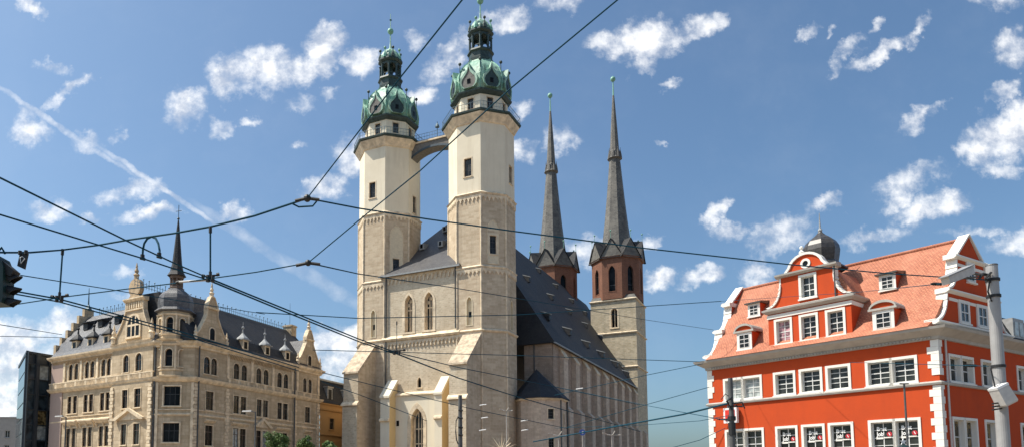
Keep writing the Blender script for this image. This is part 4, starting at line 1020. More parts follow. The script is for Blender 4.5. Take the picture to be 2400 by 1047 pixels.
for u in (17.3, 13.8, 10.4): sdormer(L, u, -.15, 19.2, 1.15, 1.45, 'sandstone_trim', 'slate')
for u in (8.65, 13.0, 17.35): sdormer(R, u, .15, 19.0, 1.05, 1.35, 'sandstone_trim', 'lead')
for u in (18.2, 14.9, 11.3):
    f = L.sub(u, -2.4, 0); n = MB(); n.box(f, -.5, .5, -1.2, .25, 22.6, 23.6); n.xprism(f, [(.5, 23.5), (.5, 23.6), (-1.3, 24.2), (-1.3, 23.5)], -.65, .65); n.build('roof_hatch', 'slate', sand)
# corner turret
tx, ty = -30.35, q[1]+1.25
def fr_poly(cx, cy, r, n_, rot):
    pts = [(cx+r*math.cos(rot+2*PI*i/n_), cy+r*math.sin(rot+2*PI*i/n_)) for i in range(n_)]; out = []
    for i in range(n_):
        a, b = pts[i], pts[(i+1) % n_]; out.append((Fr(a[0], a[1], math.degrees(math.atan2(b[0]-a[0], b[1]-a[1])), 1), math.hypot(b[0]-a[0], b[1]-a[1])))
    return pts, out
rot8 = math.radians(-90-22.5)
pts, ff = fr_poly(tx, ty, 2.02, 8, rot8)
n = MB(); HT = {0: [(.27, 1.27, 15.65, 17.8, 'round'), (.3, 1.24, 19.7, 21.6, 'round')]}
for i in (1, 7): HT[i] = [(.35, 1.2, 15.65, 17.75, 'round'), (.37, 1.17, 19.7, 21.5, 'round')]
for i, (f, w) in enumerate(ff): n.wall(f, 0, w, 14.4, 22.4, HT.get(i, []))
tr = n.build('turret', 'sandstone', sand)
for i in (0, 1, 7):
    f = ff[i][0]
    for h in HT[i]: window(tr, f, h[0]-.06, h[1]+.06, h[2]-.06, h[3]+.06, 'round', .12, 'sandstone_trim', .07, .3, vb=(), hb=(.6,), bar=.06, sashm='sash_brown', glass='glass_dark', flat=True, fw=.05)
n = MB()
for z, pj in ((14.5, .3), (15.3, .14), (18.3, .2), (18.85, .4), (19.5, .12), (21.9, .15)):
    n.sweep(pts, [(-.1, z-.15), (pj*.6, z-.12), (pj, z+.05), (-.1, z+.15)], True)
for x, y in pts: n.lathe(x, y, [(.14, 15.4), (.12, 18.1)], 6); n.lathe(x, y, [(.12, 19.6), (.1, 21.8)], 6)
n.build('turret_mouldings', 'sandstone_trim', tr)
n = MB(); n.lathe(tx, ty, [(2.1, 22.25), (2.45, 22.4), (2.4, 22.5), (2.05, 22.8), (2.08, 23.4), (2.05, 23.9), (1.88, 24.4), (1.5, 24.85), (1.05, 25.15), (.85, 25.35)], 8, rot8); n.build('turret_dome', 'slate_sunlit', tr)
n = MB(); n.lathe(tx, ty, [(.85, 25.2), (.95, 25.4), (.75, 25.5), (.75, 25.7)], 8, rot8)
for k in range(8): th = rot8+k*PI/4; n.lathe(tx+.66*math.cos(th), ty+.66*math.sin(th), [(.12, 25.6), (.1, 26.8)], 5)
n.lathe(tx, ty, [(.35, 25.5), (.35, 26.9)], 8); n.lathe(tx, ty, [(.8, 26.6), (.85, 26.8), (.8, 27.0)], 8, rot8); n.build('turret_lantern', 'lantern_brown', tr)
n = MB(); n.lathe(tx, ty, [(1.12, 26.95), (.8, 27.5), (.58, 28.5), (.42, 30.2), (.26, 32.0), (.08, 33.9)], 8, rot8); n.build('turret_spire', 'slate', tr)
n = MB(); n.ball(tx, ty, 34.1, .16, 8); n.tube([(tx, ty, 34), (tx, ty, 35.8)], .04, 5); n.tube([(tx-.35, ty, 35.0), (tx+.35, ty, 35.1)], .035, 4); n.build('turret_vane', 'iron', tr)
# ================================================================== NEIGHBOURS
yel = thing('ochre_house', 'ochre yellow plastered house with dark mansard roof beyond the sandstone building', 'house', R.p(33, -4, 0))
HY = []
for a in (27.9, 32.6, 37.3, 42.0):
    for z0, z1 in ((10.1, 12.0), (5.6, 8.4)):
        HY.append(window(yel, R, a-.1, a+1.4, z0, z1, sur=.14, surm='orange_plaster', proud=.06, rev=.25, vb=(.5,), hb=(.65,), sashm='sash_brown', glass='glass'))
n = MB(); n.wall(R, 25.45, 46, 0, 14.0, HY); n.poly([R.p(46, 0, 0), R.p(46, 0, 14), R.p(46, -10, 14), R.p(46, -10, 0)]); n.build('wall', 'orange_plaster', yel)
n = MB()
for z in (13.8, 12.9, 9.1): n.xprism(R, [(0, z), (.2, z+.05), (.25, z+.22), (0, z+.3)], 25.45, 46)
n.build('cornice', 'orange_plaster', yel)
n = MB(); n.xprism(R, [(.2, 14.1), (-.2, 14.6), (-1.5, 17.8), (-6, 18.3), (-10, 14.1)], 25.45, 46); n.build('mansard_roof', 'slate', yel)
n = MB(); n.xprism(R, [(-1.3, 17.7), (-1.25, 17.95), (-1.6, 18.1)], 25.45, 46); n.build('roof_edge', 'lead', yel)
for a in (28.4, 33, 37.6):
    f = R.sub(a, -.3, 0); n = MB(); n.box(f, -.6, .7, -1.4, 0, 14.4, 16.6); b = n.build('dormer', 'lead', yel)
    n = MB(); n.box(f, -.35, .45, 0, .04, 14.6, 16.3); n.build('dormer_pane', 'glass_dark', b)
    n = MB(); n.box(f, -.75, .85, -1.4, .15, 16.6, 16.75); n.build('dormer_hood', 'trim_grey', b)
q = at(63, 900, 95.5)
G = Fr(q[0], q[1], 29, 1)
gb = thing('glass_office', 'dark glass office building with reflecting panes beside the sandstone building', 'building', G.p(3, -4, 0))
gp = [G.p(0, -.2, 0), G.p(14, -.2, 0), G.p(14, -22, 0), at(43, 900, 108)]
n = MB(); n.loft([[(p[0], p[1], 0) for p in gp], [(p[0], p[1], 19.3) for p in gp]]); n.build('core', 'frame_steel', gb)
ge = Fr(gp[3][0], gp[3][1], math.degrees(math.atan2(gp[0][0]-gp[3][0], gp[0][1]-gp[3][1])), 1); gl_ = math.hypot(gp[0][0]-gp[3][0], gp[0][1]-gp[3][1])
for k in range(9):
    n = MB(); n.poly([ge.p(.4, .06, .3+k*2.1), ge.p(gl_-.5, .06, .3+k*2.1), ge.p(gl_-.5, .06, 2.2+k*2.1), ge.p(.4, .06, 2.2+k*2.1)]); n.build('end_pane', 'glass_facade', gb)
n = MB(); n.box(ge, -.1, gl_, -.2, .14, 19.2, 19.6); n.box(ge, gl_-.4, gl_, 0, .2, 0, 19.3); n.build('end_frame', 'frame_steel', gb)
n = MB()
for z in [1.5+k*2.05 for k in range(9)]: n.box(G, .0, 14, -.2, .05, z-.07, z+.07)
for u in (0.06, 1.15, 1.45, 3.05, 4.6, 6.1, 7.7, 9.3): n.box(G, u-.08, u+.08, -.2, .12, 0, 19.35)
n.box(G, 1.15, 1.6, -.2, .2, 0, 19.3); n.box(G, 0, 14, -.3, .1, 19.2, 19.5); n.build('mullions', 'frame_steel', gb)
for k in range(8):
    for j, (a, b) in enumerate(((.14, 1.07), (1.62, 2.97), (3.13, 4.52), (4.68, 6.02))):
        z = 1.57+k*2.05; n = MB()
        t = .012*((k*7+j*5) % 5-2)
        n.poly([G.p(a, -.12, z), G.p(b, -.12+t*3, z), G.p(b, -.12+t, z+1.91), G.p(a, -.12-t, z+1.91)])
        n.build('pane', ('glass_facade', 'glass_facade', 'glass_amber', 'glass_curtain')[(k*3+j*2) % 4] if j else 'glass_facade', gb)
cb = at(-60, 980, 150)
FB = Fr(cb[0], cb[1], 88, 1)
cbk = thing('concrete_block', 'distant grey concrete apartment block at the far left edge', 'building', FB.p(4, -4, 0))
HB = []
for r_ in range(3):
    for a in (5.2, 7.3, 9.6): HB.append(window(cbk, FB, a-1, a+.1, 5.5+r_*3.0, 7.1+r_*3.0, sur=.08, surm='concrete', proud=.02, rev=.2, vb=(.5,), hb=(), glass='glass'))
n = MB(); n.wall(FB, 0, 9.9, 0, 15.6, HB); n.box(FB, 0, 9.9, -10, -.6, 0, 15.6)
n.poly([FB.p(9.9, 0, 0), FB.p(9.9, -10, 0), FB.p(9.9, -10, 15.6), FB.p(9.9, 0, 15.6)]); n.poly([FB.p(0, 0, 15.6), FB.p(9.9, 0, 15.6), FB.p(9.9, -10, 15.6), FB.p(0, -10, 15.6)])
n.build('wall', 'concrete', cbk)
n = MB(); n.box(FB, -.1, 10.0, -.2, .1, 15.6, 15.85); n.box(FB, 7.4, 8.6, -4, -3, 15.6, 16.5); n.build('roof_edge', 'concrete', cbk)
# ================================================================== TREES
def tree(px, pyt, Y, r, label):
    x, _, zt = at(px, pyt, Y); zc = zt-r
    t = thing('street_tree', label, 'tree', (x, Y, 0), 'small green trees below the sandstone building')
    n = MB(); n.tube([(x, Y, 0), (x+.05, Y, zc*.5), (x-.05, Y, zc+.3)], .13, 8, .05)
    for k in range(6):
        th = k*1.05; n.tube([(x, Y, zc-.8+k*.12), (x+.8*r*math.cos(th), Y+.8*r*math.sin(th), zc+.1*k)], .05, 5, .015)
    n.build('trunk', 'bark', t)
    n = MB(); cl = []
    for k in range(26):
        v = Vector((random.gauss(0, 1), random.gauss(0, 1), random.gauss(0, .9))).normalized()*r*random.uniform(.35, .85); cl.append((v, r*random.uniform(.22, .42)))
    for k in range(3600):
        v, s = random.choice(cl); d = Vector((random.gauss(0, 1), random.gauss(0, 1), random.gauss(0, 1))).normalized()*s*random.uniform(.6, 1.05)
        c = Vector((x, Y, zc))+v+d; a = Vector((random.gauss(0, 1), random.gauss(0, 1), random.gauss(0, 1))).normalized(); b = a.cross(d).normalized()
        L_ = random.uniform(.05, .11)
        n.poly([c-a*L_, c+b*L_*.6, c+a*L_, c-b*L_*.6])
    n.build('crown', 'leaves', t)
tree(652, 1000, 62, 1.35, 'leafy green street tree, largest of the three, in front of the sandstone building')
tree(714, 1018, 66, .95, 'small round street tree between its larger neighbour and the ochre house')
tree(774, 1029, 72, .9, 'small street tree in front of the ochre house')
# ================================================================== POLES AND LAMPS
def pole(name, label, cat, px, pyt, Y, r0, r1, mat, lean=0, group=None):
    x, _, z = at(px, pyt, Y); t = thing(name, label, cat, (x, Y, 0), group)
    n = MB(); n.tube([(x, Y, 0), (x, Y, z)], r0, 20, r1); n.build('shaft', mat, t, smooth=False)
    return t, x, z
PY = 18.5
P1t, p1x, p1z = pole('wire_pole', 'thick pale grey steel pole carrying a camera in front of the red building', 'pole', 2324, 622, PY, .155, .13, 'steel_pole')
n = MB(); n.lathe(p1x, PY, [(.14, p1z), (.13, p1z+.03), (.02, p1z+.05)], 20); n.build('cap', 'dark_pole', P1t)
n = MB()
for z in (at(0, 655, PY)[2], at(0, 857, PY)[2], at(0, 693, PY)[2]): n.lathe(p1x, PY, [(.15, z-.04), (.16, z-.04), (.16, z+.03), (.15, z+.03)], 20)
z = at(0, 645, PY)[2]; n.tube([(p1x-.12, PY-.05, z), (p1x-.32, PY-.1, z+.02), (p1x-.42, PY-.1, z-.1)], .035, 6); n.tube([(p1x-.14, PY-.1, z-.1), (p1x-.22, PY-.1, z-.45), (p1x-.12, PY-.08, z-.7)], .02, 5)
n.tube([(p1x-.12, PY-.12, z+.05), (p1x-.3, PY-.15, z-.12), (p1x-.15, PY-.12, z-.2)], .03, 6)
n.build('clamps', 'rubber_black', P1t)
cm = thing('traffic_camera', 'grey box shaped camera on an arm left of the thick steel pole', 'camera', at(2270, 645, PY-.1))
a = Vector(at(2216, 658, PY-.5)); b = Vector(at(2272, 634, PY-.1)); dv = (b-a).normalized(); sd_ = Vector((0, 0, 1)).cross(dv).normalized(); upv = dv.cross(sd_)
n = MB(); n.hexa([tuple(a+sd_*s*.1+upv*t*.09) for s, t in ((-1, -1), (1, -1), (1, 1), (-1, 1))], [tuple(b+sd_*s*.11+upv*t*.1) for s, t in ((-1, -1), (1, -1), (1, 1), (-1, 1))]); n.build('housing', 'box_grey', cm)
n = MB(); n.hexa([tuple(a-dv*.06+sd_*s*.13+upv*t) for s, t in ((-1, .1), (1, .1), (1, .125), (-1, .125))], [tuple(b+dv*.02+sd_*s*.14+upv*t) for s, t in ((-1, .115), (1, .115), (1, .14), (-1, .14))]); n.build('sun_shield', 'steel_pole', cm)
n = MB(); n.tube([tuple(b), at(2290, 642, PY-.1), (p1x-.1, PY, at(0, 643, PY)[2])], .035, 6); n.tube([tuple(a+dv*.4-upv*.08), at(2262, 650, PY-.3), at(2290, 648, PY-.1)], .025, 6); n.build('arm', 'dark_pole', cm)
sp = thing('loudspeaker_box', 'tilted pale grey metal box clamped to the thick steel pole', 'box', at(2348, 930, PY-.2))
c = Vector(at(2350, 925, PY-.25)); ax = (Vector(at(2336, 903, PY-.25))-Vector(at(2362, 950, PY-.25))).normalized(); sx_ = ax.cross(Vector((0, 1, 0))).normalized(); sy_ = ax.cross(sx_)
n = MB(); rings = []
for h, w in ((.26, .15), (-.22, .17), (-.26, .15)): rings.append([tuple(c+ax*h+sx_*w*sx+sy_*w*sy) for sx, sy in ((-1, -1), (1, -1), (1, 1), (-1, 1))])
n.loft(rings); n.build('housing', 'box_grey', sp)
n = MB(); e = c+ax*.265
o4 = [tuple(e+sx_*.16*a+sy_*.16*b) for a, b in ((-1, -1), (1, -1), (1, 1), (-1, 1))]; i4 = [tuple(e+sx_*.1*a+sy_*.1*b) for a, b in ((-1, -1), (1, -1), (1, 1), (-1, 1))]
for k in range(4): n.poly([o4[k], o4[(k+1) % 4], i4[(k+1) % 4], i4[k]]); n.poly([o4[k], o4[(k+1) % 4], tuple(Vector(o4[(k+1) % 4])-ax*.06), tuple(Vector(o4[k])-ax*.06)])
n.build('rim', 'paint_white', sp)
n = MB()
for k in range(3): n.tube([at(2326, 945+k*7, PY-.2), at(2348, 942+k*7, PY-.2)], .022, 6)
n.tube([at(2322, 862, PY-.16), at(2332, 905, PY-.2)], .018, 5); n.build('bracket', 'rubber_black', sp)
P2, p2x, p2z = pole('tram_pole', 'dark steel tram pole in front of the shop sign on the red building', 'pole', 1711.5, 885, 29, .12, .09, 'dark_pole')
n = MB()
n.tube([(p2x-.02, 28.9, 5.2), (p2x-.25, 28.8, 5.05), (p2x-.05, 28.85, 4.7)], .05, 6); n.tube([at(1690, 935, 29), at(1700, 922, 29), at(1712, 930, 29)], .02, 5)
n.tube([(p2x, 28.9, 4.95), (p2x+.35, 28.8, 5.0), (p2x+.45, 28.8, 4.75)], .03, 5); n.tube([at(1712, 950, 28.9), at(1740, 952, 28.9), at(1742, 945, 28.9)], .03, 5)
n.lathe(p2x, 29, [(.13, 4.3), (.16, 4.3), (.16, 4.45), (.13, 4.45)], 12); n.lathe(p2x, 29, [(.12, 3.7), (.14, 3.7), (.14, 4.2), (.12, 4.2)], 12)
n.build('brackets', 'rubber_black', P2)
P3, p3x, p3z = pole('tram_pole', 'dark steel tram pole with a hanging cable loop before the church buttress', 'pole', 1078.5, 925, 38, .14, .1, 'dark_pole')
n = MB(); n.tube([at(1074, 975, 37.8), at(1069, 985, 37.8), at(1068, 1010, 37.8), at(1070, 1030, 37.8), at(1074, 1040, 37.8)], .03, 5)
for y in (960, 978, 1000, 1018): n.tube([at(1074, y, 37.85), at(1085, y+1, 37.85)], .05, 5)
n.build('cable_loop', 'rubber_black', P3)
P4, p4x, p4z = pole('flag_mast', 'slim dark pole in front of the corner double windows of the red building', 'pole', 2119, 898, 33, .055, .04, 'dark_pole')
n = MB(); n.tube([(p4x-.2, 33, p4z), (p4x+.2, 33, p4z)], .035, 5); n.build('crossbar', 'dark_pole', P4)
x, _, z = at(2117, 1037, 31)
kf = thing('stall_roof', 'green pointed stall roof topped by a small white star', 'stall', (x, 31, 0))
n = MB(); n.lathe(x, 31, [(1.3, 2.2), (1.25, 2.3), (.3, z-.22), (.04, z-.05)], 8); n.build('canopy', 'signal_green', kf)
n = MB()
for k in range(4): th = PI/4+k*PI/2; n.tube([(x+1.15*math.cos(th), 31+1.15*math.sin(th), 0), (x+1.15*math.cos(th), 31+1.15*math.sin(th), 2.3)], .04, 6)
n.build('posts', 'dark_pole', kf)
n = MB(); F_ = Fr(x, 31, 90, 1); n.prism(F_, [((.15 if k % 2 == 0 else .06)*math.sin(k*PI/5), z+.06+(.15 if k % 2 == 0 else .06)*math.cos(k*PI/5)) for k in range(10)], -.02, .02); n.build('star', 'paint_white', kf)
def arm_lamp(px, pyt, Y, dx, label, mat='dark_pole'):
    t, x, z = pole('street_lamp', label, 'street lamp', px, pyt, Y, .09, .05, mat, group='slender street lamps')
    n = MB(); n.tube([(x, Y, z-.05), (x+dx*.5, Y, z+.08), (x+dx, Y, z+.05)], .04, 6); n.build('arm', mat, t)
    n = MB(); n.hexa([(x+dx*.35, Y-.14, z), (x+dx*1.15, Y-.1, z), (x+dx*1.15, Y+.1, z), (x+dx*.35, Y+.14, z)], [(x+dx*.35, Y-.1, z+.14), (x+dx*1.1, Y-.06, z+.1), (x+dx*1.1, Y+.06, z+.1), (x+dx*.35, Y+.1, z+.14)]); n.build('lamp_head', 'box_grey', t)
arm_lamp(599, 964, 55, -.9, 'grey street lamp with one arm before the right wing of the sandstone building')
arm_lamp(155, 976, 60, -.8, 'dark street lamp with one arm before the left wing of the sandstone building')
def fan_lamp(px, pyt, Y, label, n_arms=4, s=1.):
    t, x, z = pole('fan_lamp', label, 'lamp', px, pyt, Y, .07, .05, 'trim_grey', group='pale lamps with fanned arms before the church')
    for k in range(n_arms):
        a = (-1.1, -.55, .35, .95)[k]*s; zz = (.28, .05, .5, .05)[k]*s
        n = MB(); n.tube([(x, Y, z), (x+a*.5, Y-.1, z+zz*.4), (x+a, Y-.15, z+zz)], .04, 5, .06); n.build('arm', 'trim_grey', t)
fan_lamp(1309, 1020, 80, 'pale lamp with fanned arms in front of the annex corner')
fan_lamp(1434, 1019, 84, 'pale lamp with fanned arms by the far nave buttresses')
fan_lamp(1187, 962, 70, 'tall pale mast with a small crosspiece before the right church tower', 4, .6)
x, _, z = at(1176, 1046, 60)
ss = thing('spiked_sculpture', 'burst of pale pointed metal rays standing before the right church tower', 'sculpture', (x, 60, 0))
n = MB(); n.tube([(x, 60, 0), (x, 60, z-.3)], .09, 8); n.build('stem', 'trim_grey', ss)
for k in range(11):
    th = math.radians(8+k*16.4); ln = (1.2, 1.35, 1.0, 1.3, 1.1, 1.5, 1.05, 1.35, 1.0, 1.3, 1.15)[k]; dy = .35*math.sin(k*2.1)
    n = MB(); n.tube([(x, 60, z-.3), (x+ln*math.cos(th), 60+dy, z-.3+ln*math.sin(th))], .055, 5, .005); n.build('ray', 'gilt', ss)
x, _, z = at(1365, 1012, 70)
bs = thing('blue_round_sign', 'small round blue sign with a pale mark before the nave wall', 'sign', (x, 70, 0))
n = MB(); n.tube([(x, 70.05, 0), (x, 70.05, z)], .035, 6); n.build('post', 'trim_grey', bs)
F_ = Fr(x, 70, 90, 1)
n = MB(); n.prism(F_, [(.3*math.cos(t*PI/10), z+.3*math.sin(t*PI/10)) for t in range(20)], -.02, .02); n.build('disc', 'paint_blue', bs)
n = MB(); n.prism(F_, [(-.04, z-.14), (.08, z-.14), (.1, z+.16), (-.06, z+.1)], .02, .03); n.build('mark', 'paint_white', bs)
# ================================================================== TRAFFIC SIGNAL (left edge)
TY = 11.5
t0 = Vector(at(4, 660, TY)); ts = thing('traffic_light', 'dark green hanging traffic light seen from the side with three long visors', 'traffic light', tuple(t0))
zT = at(0, 602, TY)[2]; zB = at(0, 716, TY)[2]
FT = Fr(at(0, 660, TY)[0], TY, 90, 1)
px1 = 12*TY/FPX
n = MB(); n.prism(FT, [(-.30, zB), (.13, zB+.02), (.15, zB+.1), (.13, zT-.2), (.05, zT-.02), (-.12, zT+.02), (-.3, zT)], -.16, .16); n.build('body', 'signal_green', ts)
for k, yy in enumerate((649, 677, 705)):
    zc = at(0, yy, TY)[2]; n = MB()
    for m in range(10):
        a0 = -PI*.12+m*PI*1.24/10; a1 = -PI*.12+(m+1)*PI*1.24/10; r = .078
        qd = [(.10, r*math.cos(a0), r*math.sin(a0)), (.10, r*math.cos(a1), r*math.sin(a1))]
        tipf = lambda a: .36-.14*(1-math.sin(max(0, a)) if math.sin(a) > 0 else 1.2)
        p = [FT.p(.08, r*math.cos(a0), zc+r*math.sin(a0)), FT.p(tipf(a0), r*math.cos(a0), zc-.06+r*math.sin(a0)), FT.p(tipf(a1), r*math.cos(a1), zc-.06+r*math.sin(a1)), FT.p(.08, r*math.cos(a1), zc+r*math.sin(a1))]
        ip = [FT.p(.08, (r-.012)*math.cos(a0), zc+(r-.012)*math.sin(a0)), FT.p(tipf(a0), (r-.012)*math.cos(a0), zc-.06+(r-.012)*math.sin(a0)), FT.p(tipf(a1), (r-.012)*math.cos(a1), zc-.06+(r-.012)*math.sin(a1)), FT.p(.08, (r-.012)*math.cos(a1), zc+(r-.012)*math.sin(a1))]
        n.poly(p); n.poly(ip); n.poly([p[1], p[2], ip[2], ip[1]])
    n.build('visor', 'rubber_black', ts)
n = MB(); n.prism(FT, [(.0, zT-.02), (.27, zT-.24), (.22, zT-.34), (.1, zT-.3)], -.1, .1); n.build('top_visor', 'rubber_black', ts)
n = MB(); n.tube([FT.p(-.1, 0, zT), FT.p(-.1, 0, zT+.06), FT.p(.0, 0, zT+.16), FT.p(.06, 0, zT+.06)], .02, 5); n.build('hook', 'wire', ts)
sg = thing('signal_plate', 'small black plate with a white outlined triangle clamped to the wire', 'sign', at(54, 610, TY+.3))
tp = [Vector(at(*p, TY+.3)) for p in ((46, 594), (64, 592), (56, 629), (40, 622))]
n = MB(); n.hexa([tuple(p) for p in tp], [tuple(p+Vector((0, .05, 0))) for p in tp]); n.build('plate', 'rubber_black', sg)
n = MB(); tri = [at(47, 603, TY+.28), at(52, 600, TY+.28), at(58, 605, TY+.28), at(49, 616, TY+.28)]
n.tube(tri+[tri[0]], .009, 5); n.build('symbol', 'paint_white', sg)
n = MB()
for p in ((47, 590), (61, 589)): n.tube([at(p[0], p[1]-3, TY+.3), at(p[0], p[1]+6, TY+.3)], .03, 6)
n.build('clamp', 'rubber_black', sg)
# ================================================================== OVERHEAD WIRES
def wire(label, pts, r, name='overhead_wire', mat='wire', sag=0, group='overhead tram wires'):
    P = [Vector(p) for p in pts]; Q = []
    for a, b in zip(P[:-1], P[1:]):
        m = max(1, int((b-a).length/3))
        for k in range(m):
            t = k/m; v = a.lerp(b, t)
            if sag: v = v-Vector((0, 0, sag*4*t*(1-t)))
            Q.append(v)
    Q.append(P[-1])
    n = MB(); n.tube([tuple(v-Q[0]) for v in Q], r, 6)
    return n.build(name, mat, None, tuple(Q[0]), label=label, category='wire', group=group) if False else _wire(n, name, mat, tuple(Q[0]), label, group)
def _wire(n, name, mat, loc, label, group):
    n.v = [(a+loc[0], b+loc[1], c+loc[2]) for a, b, c in n.v]
    return n.build(name, mat, None, loc, label=label, category='wire', group=group)
J1 = atz(720, 465, 6.9)
wire('thick span wire rising from the traffic light to the joint left of the church', [at(-90, 588, 11), at(10, 591, 12), at(70, 591, 13), at(147, 585, 15), at(230, 574, 15), at(293, 563, 14.6), at(410, 546, 14), at(493, 531, 13.6), at(596, 506, 13.4), J1], .019)
wire('long span wire from the joint across the church towers to the thick grey pole', [J1, at(840, 488, 13.8), at(1000, 513, 14.5), at(1200, 541, 15.3), at(1500, 580, 16.4), at(1850, 619, 17.4), at(2080, 640, 17.9), at(2312, 655, PY-.1)], .015)
wire('wire running steeply up from the upper joint past the left church dome', [J1, atz(940, 180, 7.4), atz(1085, -2, 7.8), atz(1200, -146, 8.2)], .011)
J2 = atz(722, 615, 5.75)
wire('wire climbing from the lower joint across both church towers to the top edge', [J2, atz(840, 517, 6.2), atz(985, 400, 6.6), atz(1200, 205, 7.2), atz(1450, -2, 7.8), atz(1640, -160, 8.2)], .010)
N1 = atz(139, 700, 5.6); N2 = atz(492, 652, 5.6)
wire('upper contact wire sloping down from the left edge to the right clamp', [atz(-80, 380, 5.6), atz(0, 417, 5.6), atz(293, 562, 5.6), atz(413, 618, 5.6), N2], .013)
wire('lower contact wire sloping down from the left edge to the right clamp', [atz(-80, 483, 5.6), atz(0, 503, 5.6), atz(229, 573, 5.6), atz(335, 605, 5.6), atz(490, 656, 5.6)], .013)
wire('upper of the twin contact wires between the right clamp and the church', [N2, atz(650, 716, 5.6), atz(840, 793, 5.62), atz(925, 824, 5.65)], .017)
wire('lower of the twin contact wires between the right clamp and the church', [atz(492, 657, 5.58), atz(650, 722, 5.58), atz(840, 799, 5.6), atz(925, 828, 5.62)], .017)
wire('upper of the two contact wires below the left clamp before the sandstone roofs', [atz(-40, 672, 5.6), atz(50, 684, 5.6), N1, atz(260, 732, 5.6), atz(420, 775, 5.6), atz(700, 860, 5.6)], .017)
wire('lower of the two contact wires below the left clamp before the sandstone roofs', [atz(-40, 680, 5.58), atz(35, 688, 5.58), atz(137, 706, 5.58), atz(260, 739, 5.58), atz(420, 782, 5.58), atz(700, 868, 5.58)], .015)
wire('thin wire from the traffic light down past the shell crowned gable', [at(48, 644, 16), at(275, 680, 19), at(320, 688, 20), at(620, 735, 26)], .012)
wire('thin cross wire rising from the left edge through both clamps', [at(40, 712, 15.5), at(150, 695, 15.2), at(275, 679, 14.6), at(394, 665, 14.1), N2], .012)
wire('cross wire from the right clamp to the lower joint', [N2, atz(600, 637, 5.65), J2], .011)
wire('long thin wire from the lower joint across the church to the red gable', [J2, at(840, 641, 18), at(1060, 673, 25), at(1510, 748, 46), at(1672, 772, 57)], .014)
wire('thin level wire behind the twin wires reaching the church front', [at(600, 731, 40), at(840, 745, 44), at(1215, 737, 50), at(1510, 717, 55), at(1690, 705, 57)], .028)
wire('thin level wire across the lower church front to the red eaves', [at(733, 819, 44), at(1216, 832, 51), at(1650, 847, 56)], .025)
wire('thin wire at the left edge above the glass office', [at(-30, 755, 40), at(145, 783, 62)], .025)
wire('thin wire at the left edge just below its twin over the glass office', [at(-30, 786, 45), at(145, 790, 66)], .025)
wire('thin wire from behind the church up to the corner of the red eaves', [at(1300, 925, 62), at(1515, 878, 58), at(1648, 851, 56)], .025)
wire('thin wire rising to the red facade just under its upper windows', [at(1330, 1000, 62), at(1515, 947, 58), at(1662, 906, 56)], .025)
wire('thin wire falling gently behind the dark tram pole', [at(1300, 905, 66), at(1515, 949, 50), at(1710, 985, 29)], .018)
wire('wavy thick cable pair from the church to the dark tram pole', [at(1250, 1034, 50), at(1400, 1006, 42), at(1517, 985, 37), at(1600, 970, 33), at(1712, 943, 29)], .04)
wire('thin low wire rising at the left corner of the red building', [at(1560, 1052, 40), at(1640, 1030, 40), at(1700, 1002, 40)], .018)
wire('thin faint wire level with the shop sign', [at(1300, 1002, 50), at(1515, 994, 40), at(1640, 985, 34), at(1710, 972, 29)], .014)
wire('thin wire crossing the tiled roof to the arm of the thick pole', [at(1690, 705, 57), at(2020, 683, 36), at(2205, 664, 19)], .014)
wire('short dark wire with insulator reaching the thick grey pole', [at(1990, 848, 30), at(2150, 852, 22), at(2318, 857, PY-.15)], .010)
wire('dark wire fanning from the church front clamp down to the right', [atz(925, 826, 5.65), at(1075, 885, 27), at(1200, 925, 34), at(1500, 1010, 50)], .022)
wire('thin wire fanning from the church front clamp towards the nave', [atz(925, 824, 5.65), at(1075, 860, 28), at(1260, 897, 36), at(1500, 948, 48)], .016)
wire('thin wire low across the left church buttress', [at(755, 872, 40), at(930, 915, 44), at(1110, 958, 50), at(1330, 1003, 58)], .022)
wire('lowest thin wire across the left church buttress and portal', [at(755, 893, 40), at(845, 925, 42), at(1000, 985, 48)], .02)
def rod(px0, py0, px1, z1, r, label, name='hanger_rod'):
    b = atz(px1, z1[0], z1[1]); Y = b[1]; a = at(px0, py0, Y)
    t = thing(name, label, 'hanger', b, 'rods hanging the contact wires')
    n = MB(); n.tube([a, b], r, 6); n.build('rod', 'wire', t)
    n = MB(); n.tube([a, tuple(Vector(a)+(Vector(b)-Vector(a))*.12)], r*1.9, 8); n.tube([tuple(Vector(b)-(Vector(b)-Vector(a))*.12), b], r*1.8, 8); n.build('sleeve', 'rubber_black', t)
    n = MB(); s = Y/FPX
    n.tube([(b[0]-20*s, Y, b[2]+.04), (b[0]-14*s, Y, b[2]+.03)], .035, 8); n.tube([(b[0]+15*s, Y, b[2]+.06), (b[0]+21*s, Y, b[2]+.07)], .035, 8)
    n.tube([(b[0]-18*s, Y, b[2]+.03), (b[0]+18*s, Y, b[2]+.05)], .018, 6)
    for k in (-5, 6): n.tube([(b[0]+k*s, Y, b[2]+.05), (b[0]+(k-1)*s, Y, b[2]-.08)], .04, 8)
    n.build('clamp', 'rubber_black', t)
rod(147, 583, 139, (698, 5.62), .017, 'vertical rod with a black double clamp above the stepped gable')
rod(493, 531, 493, (650, 5.62), .017, 'vertical rod with a black double clamp right of the turret spire')
rod(930, 752, 930, (824, 5.65), .01, 'short thin rod with a clamp in front of the church left buttress')
t = thing('wire_loop', 'dark horseshoe shaped jumper loop standing between two contact wires', 'cable loop', at(353, 575, 14.5))
n = MB(); n.tube([at(334, 600, 14.8), at(335, 585, 14.8), at(338, 570, 14.7), at(345, 559, 14.7), at(355, 554, 14.6), at(365, 558, 14.5), at(371, 570, 14.4), at(374, 585, 14.3), at(374, 597, 14.2)], .022, 8); n.build('loop', 'wire', t)
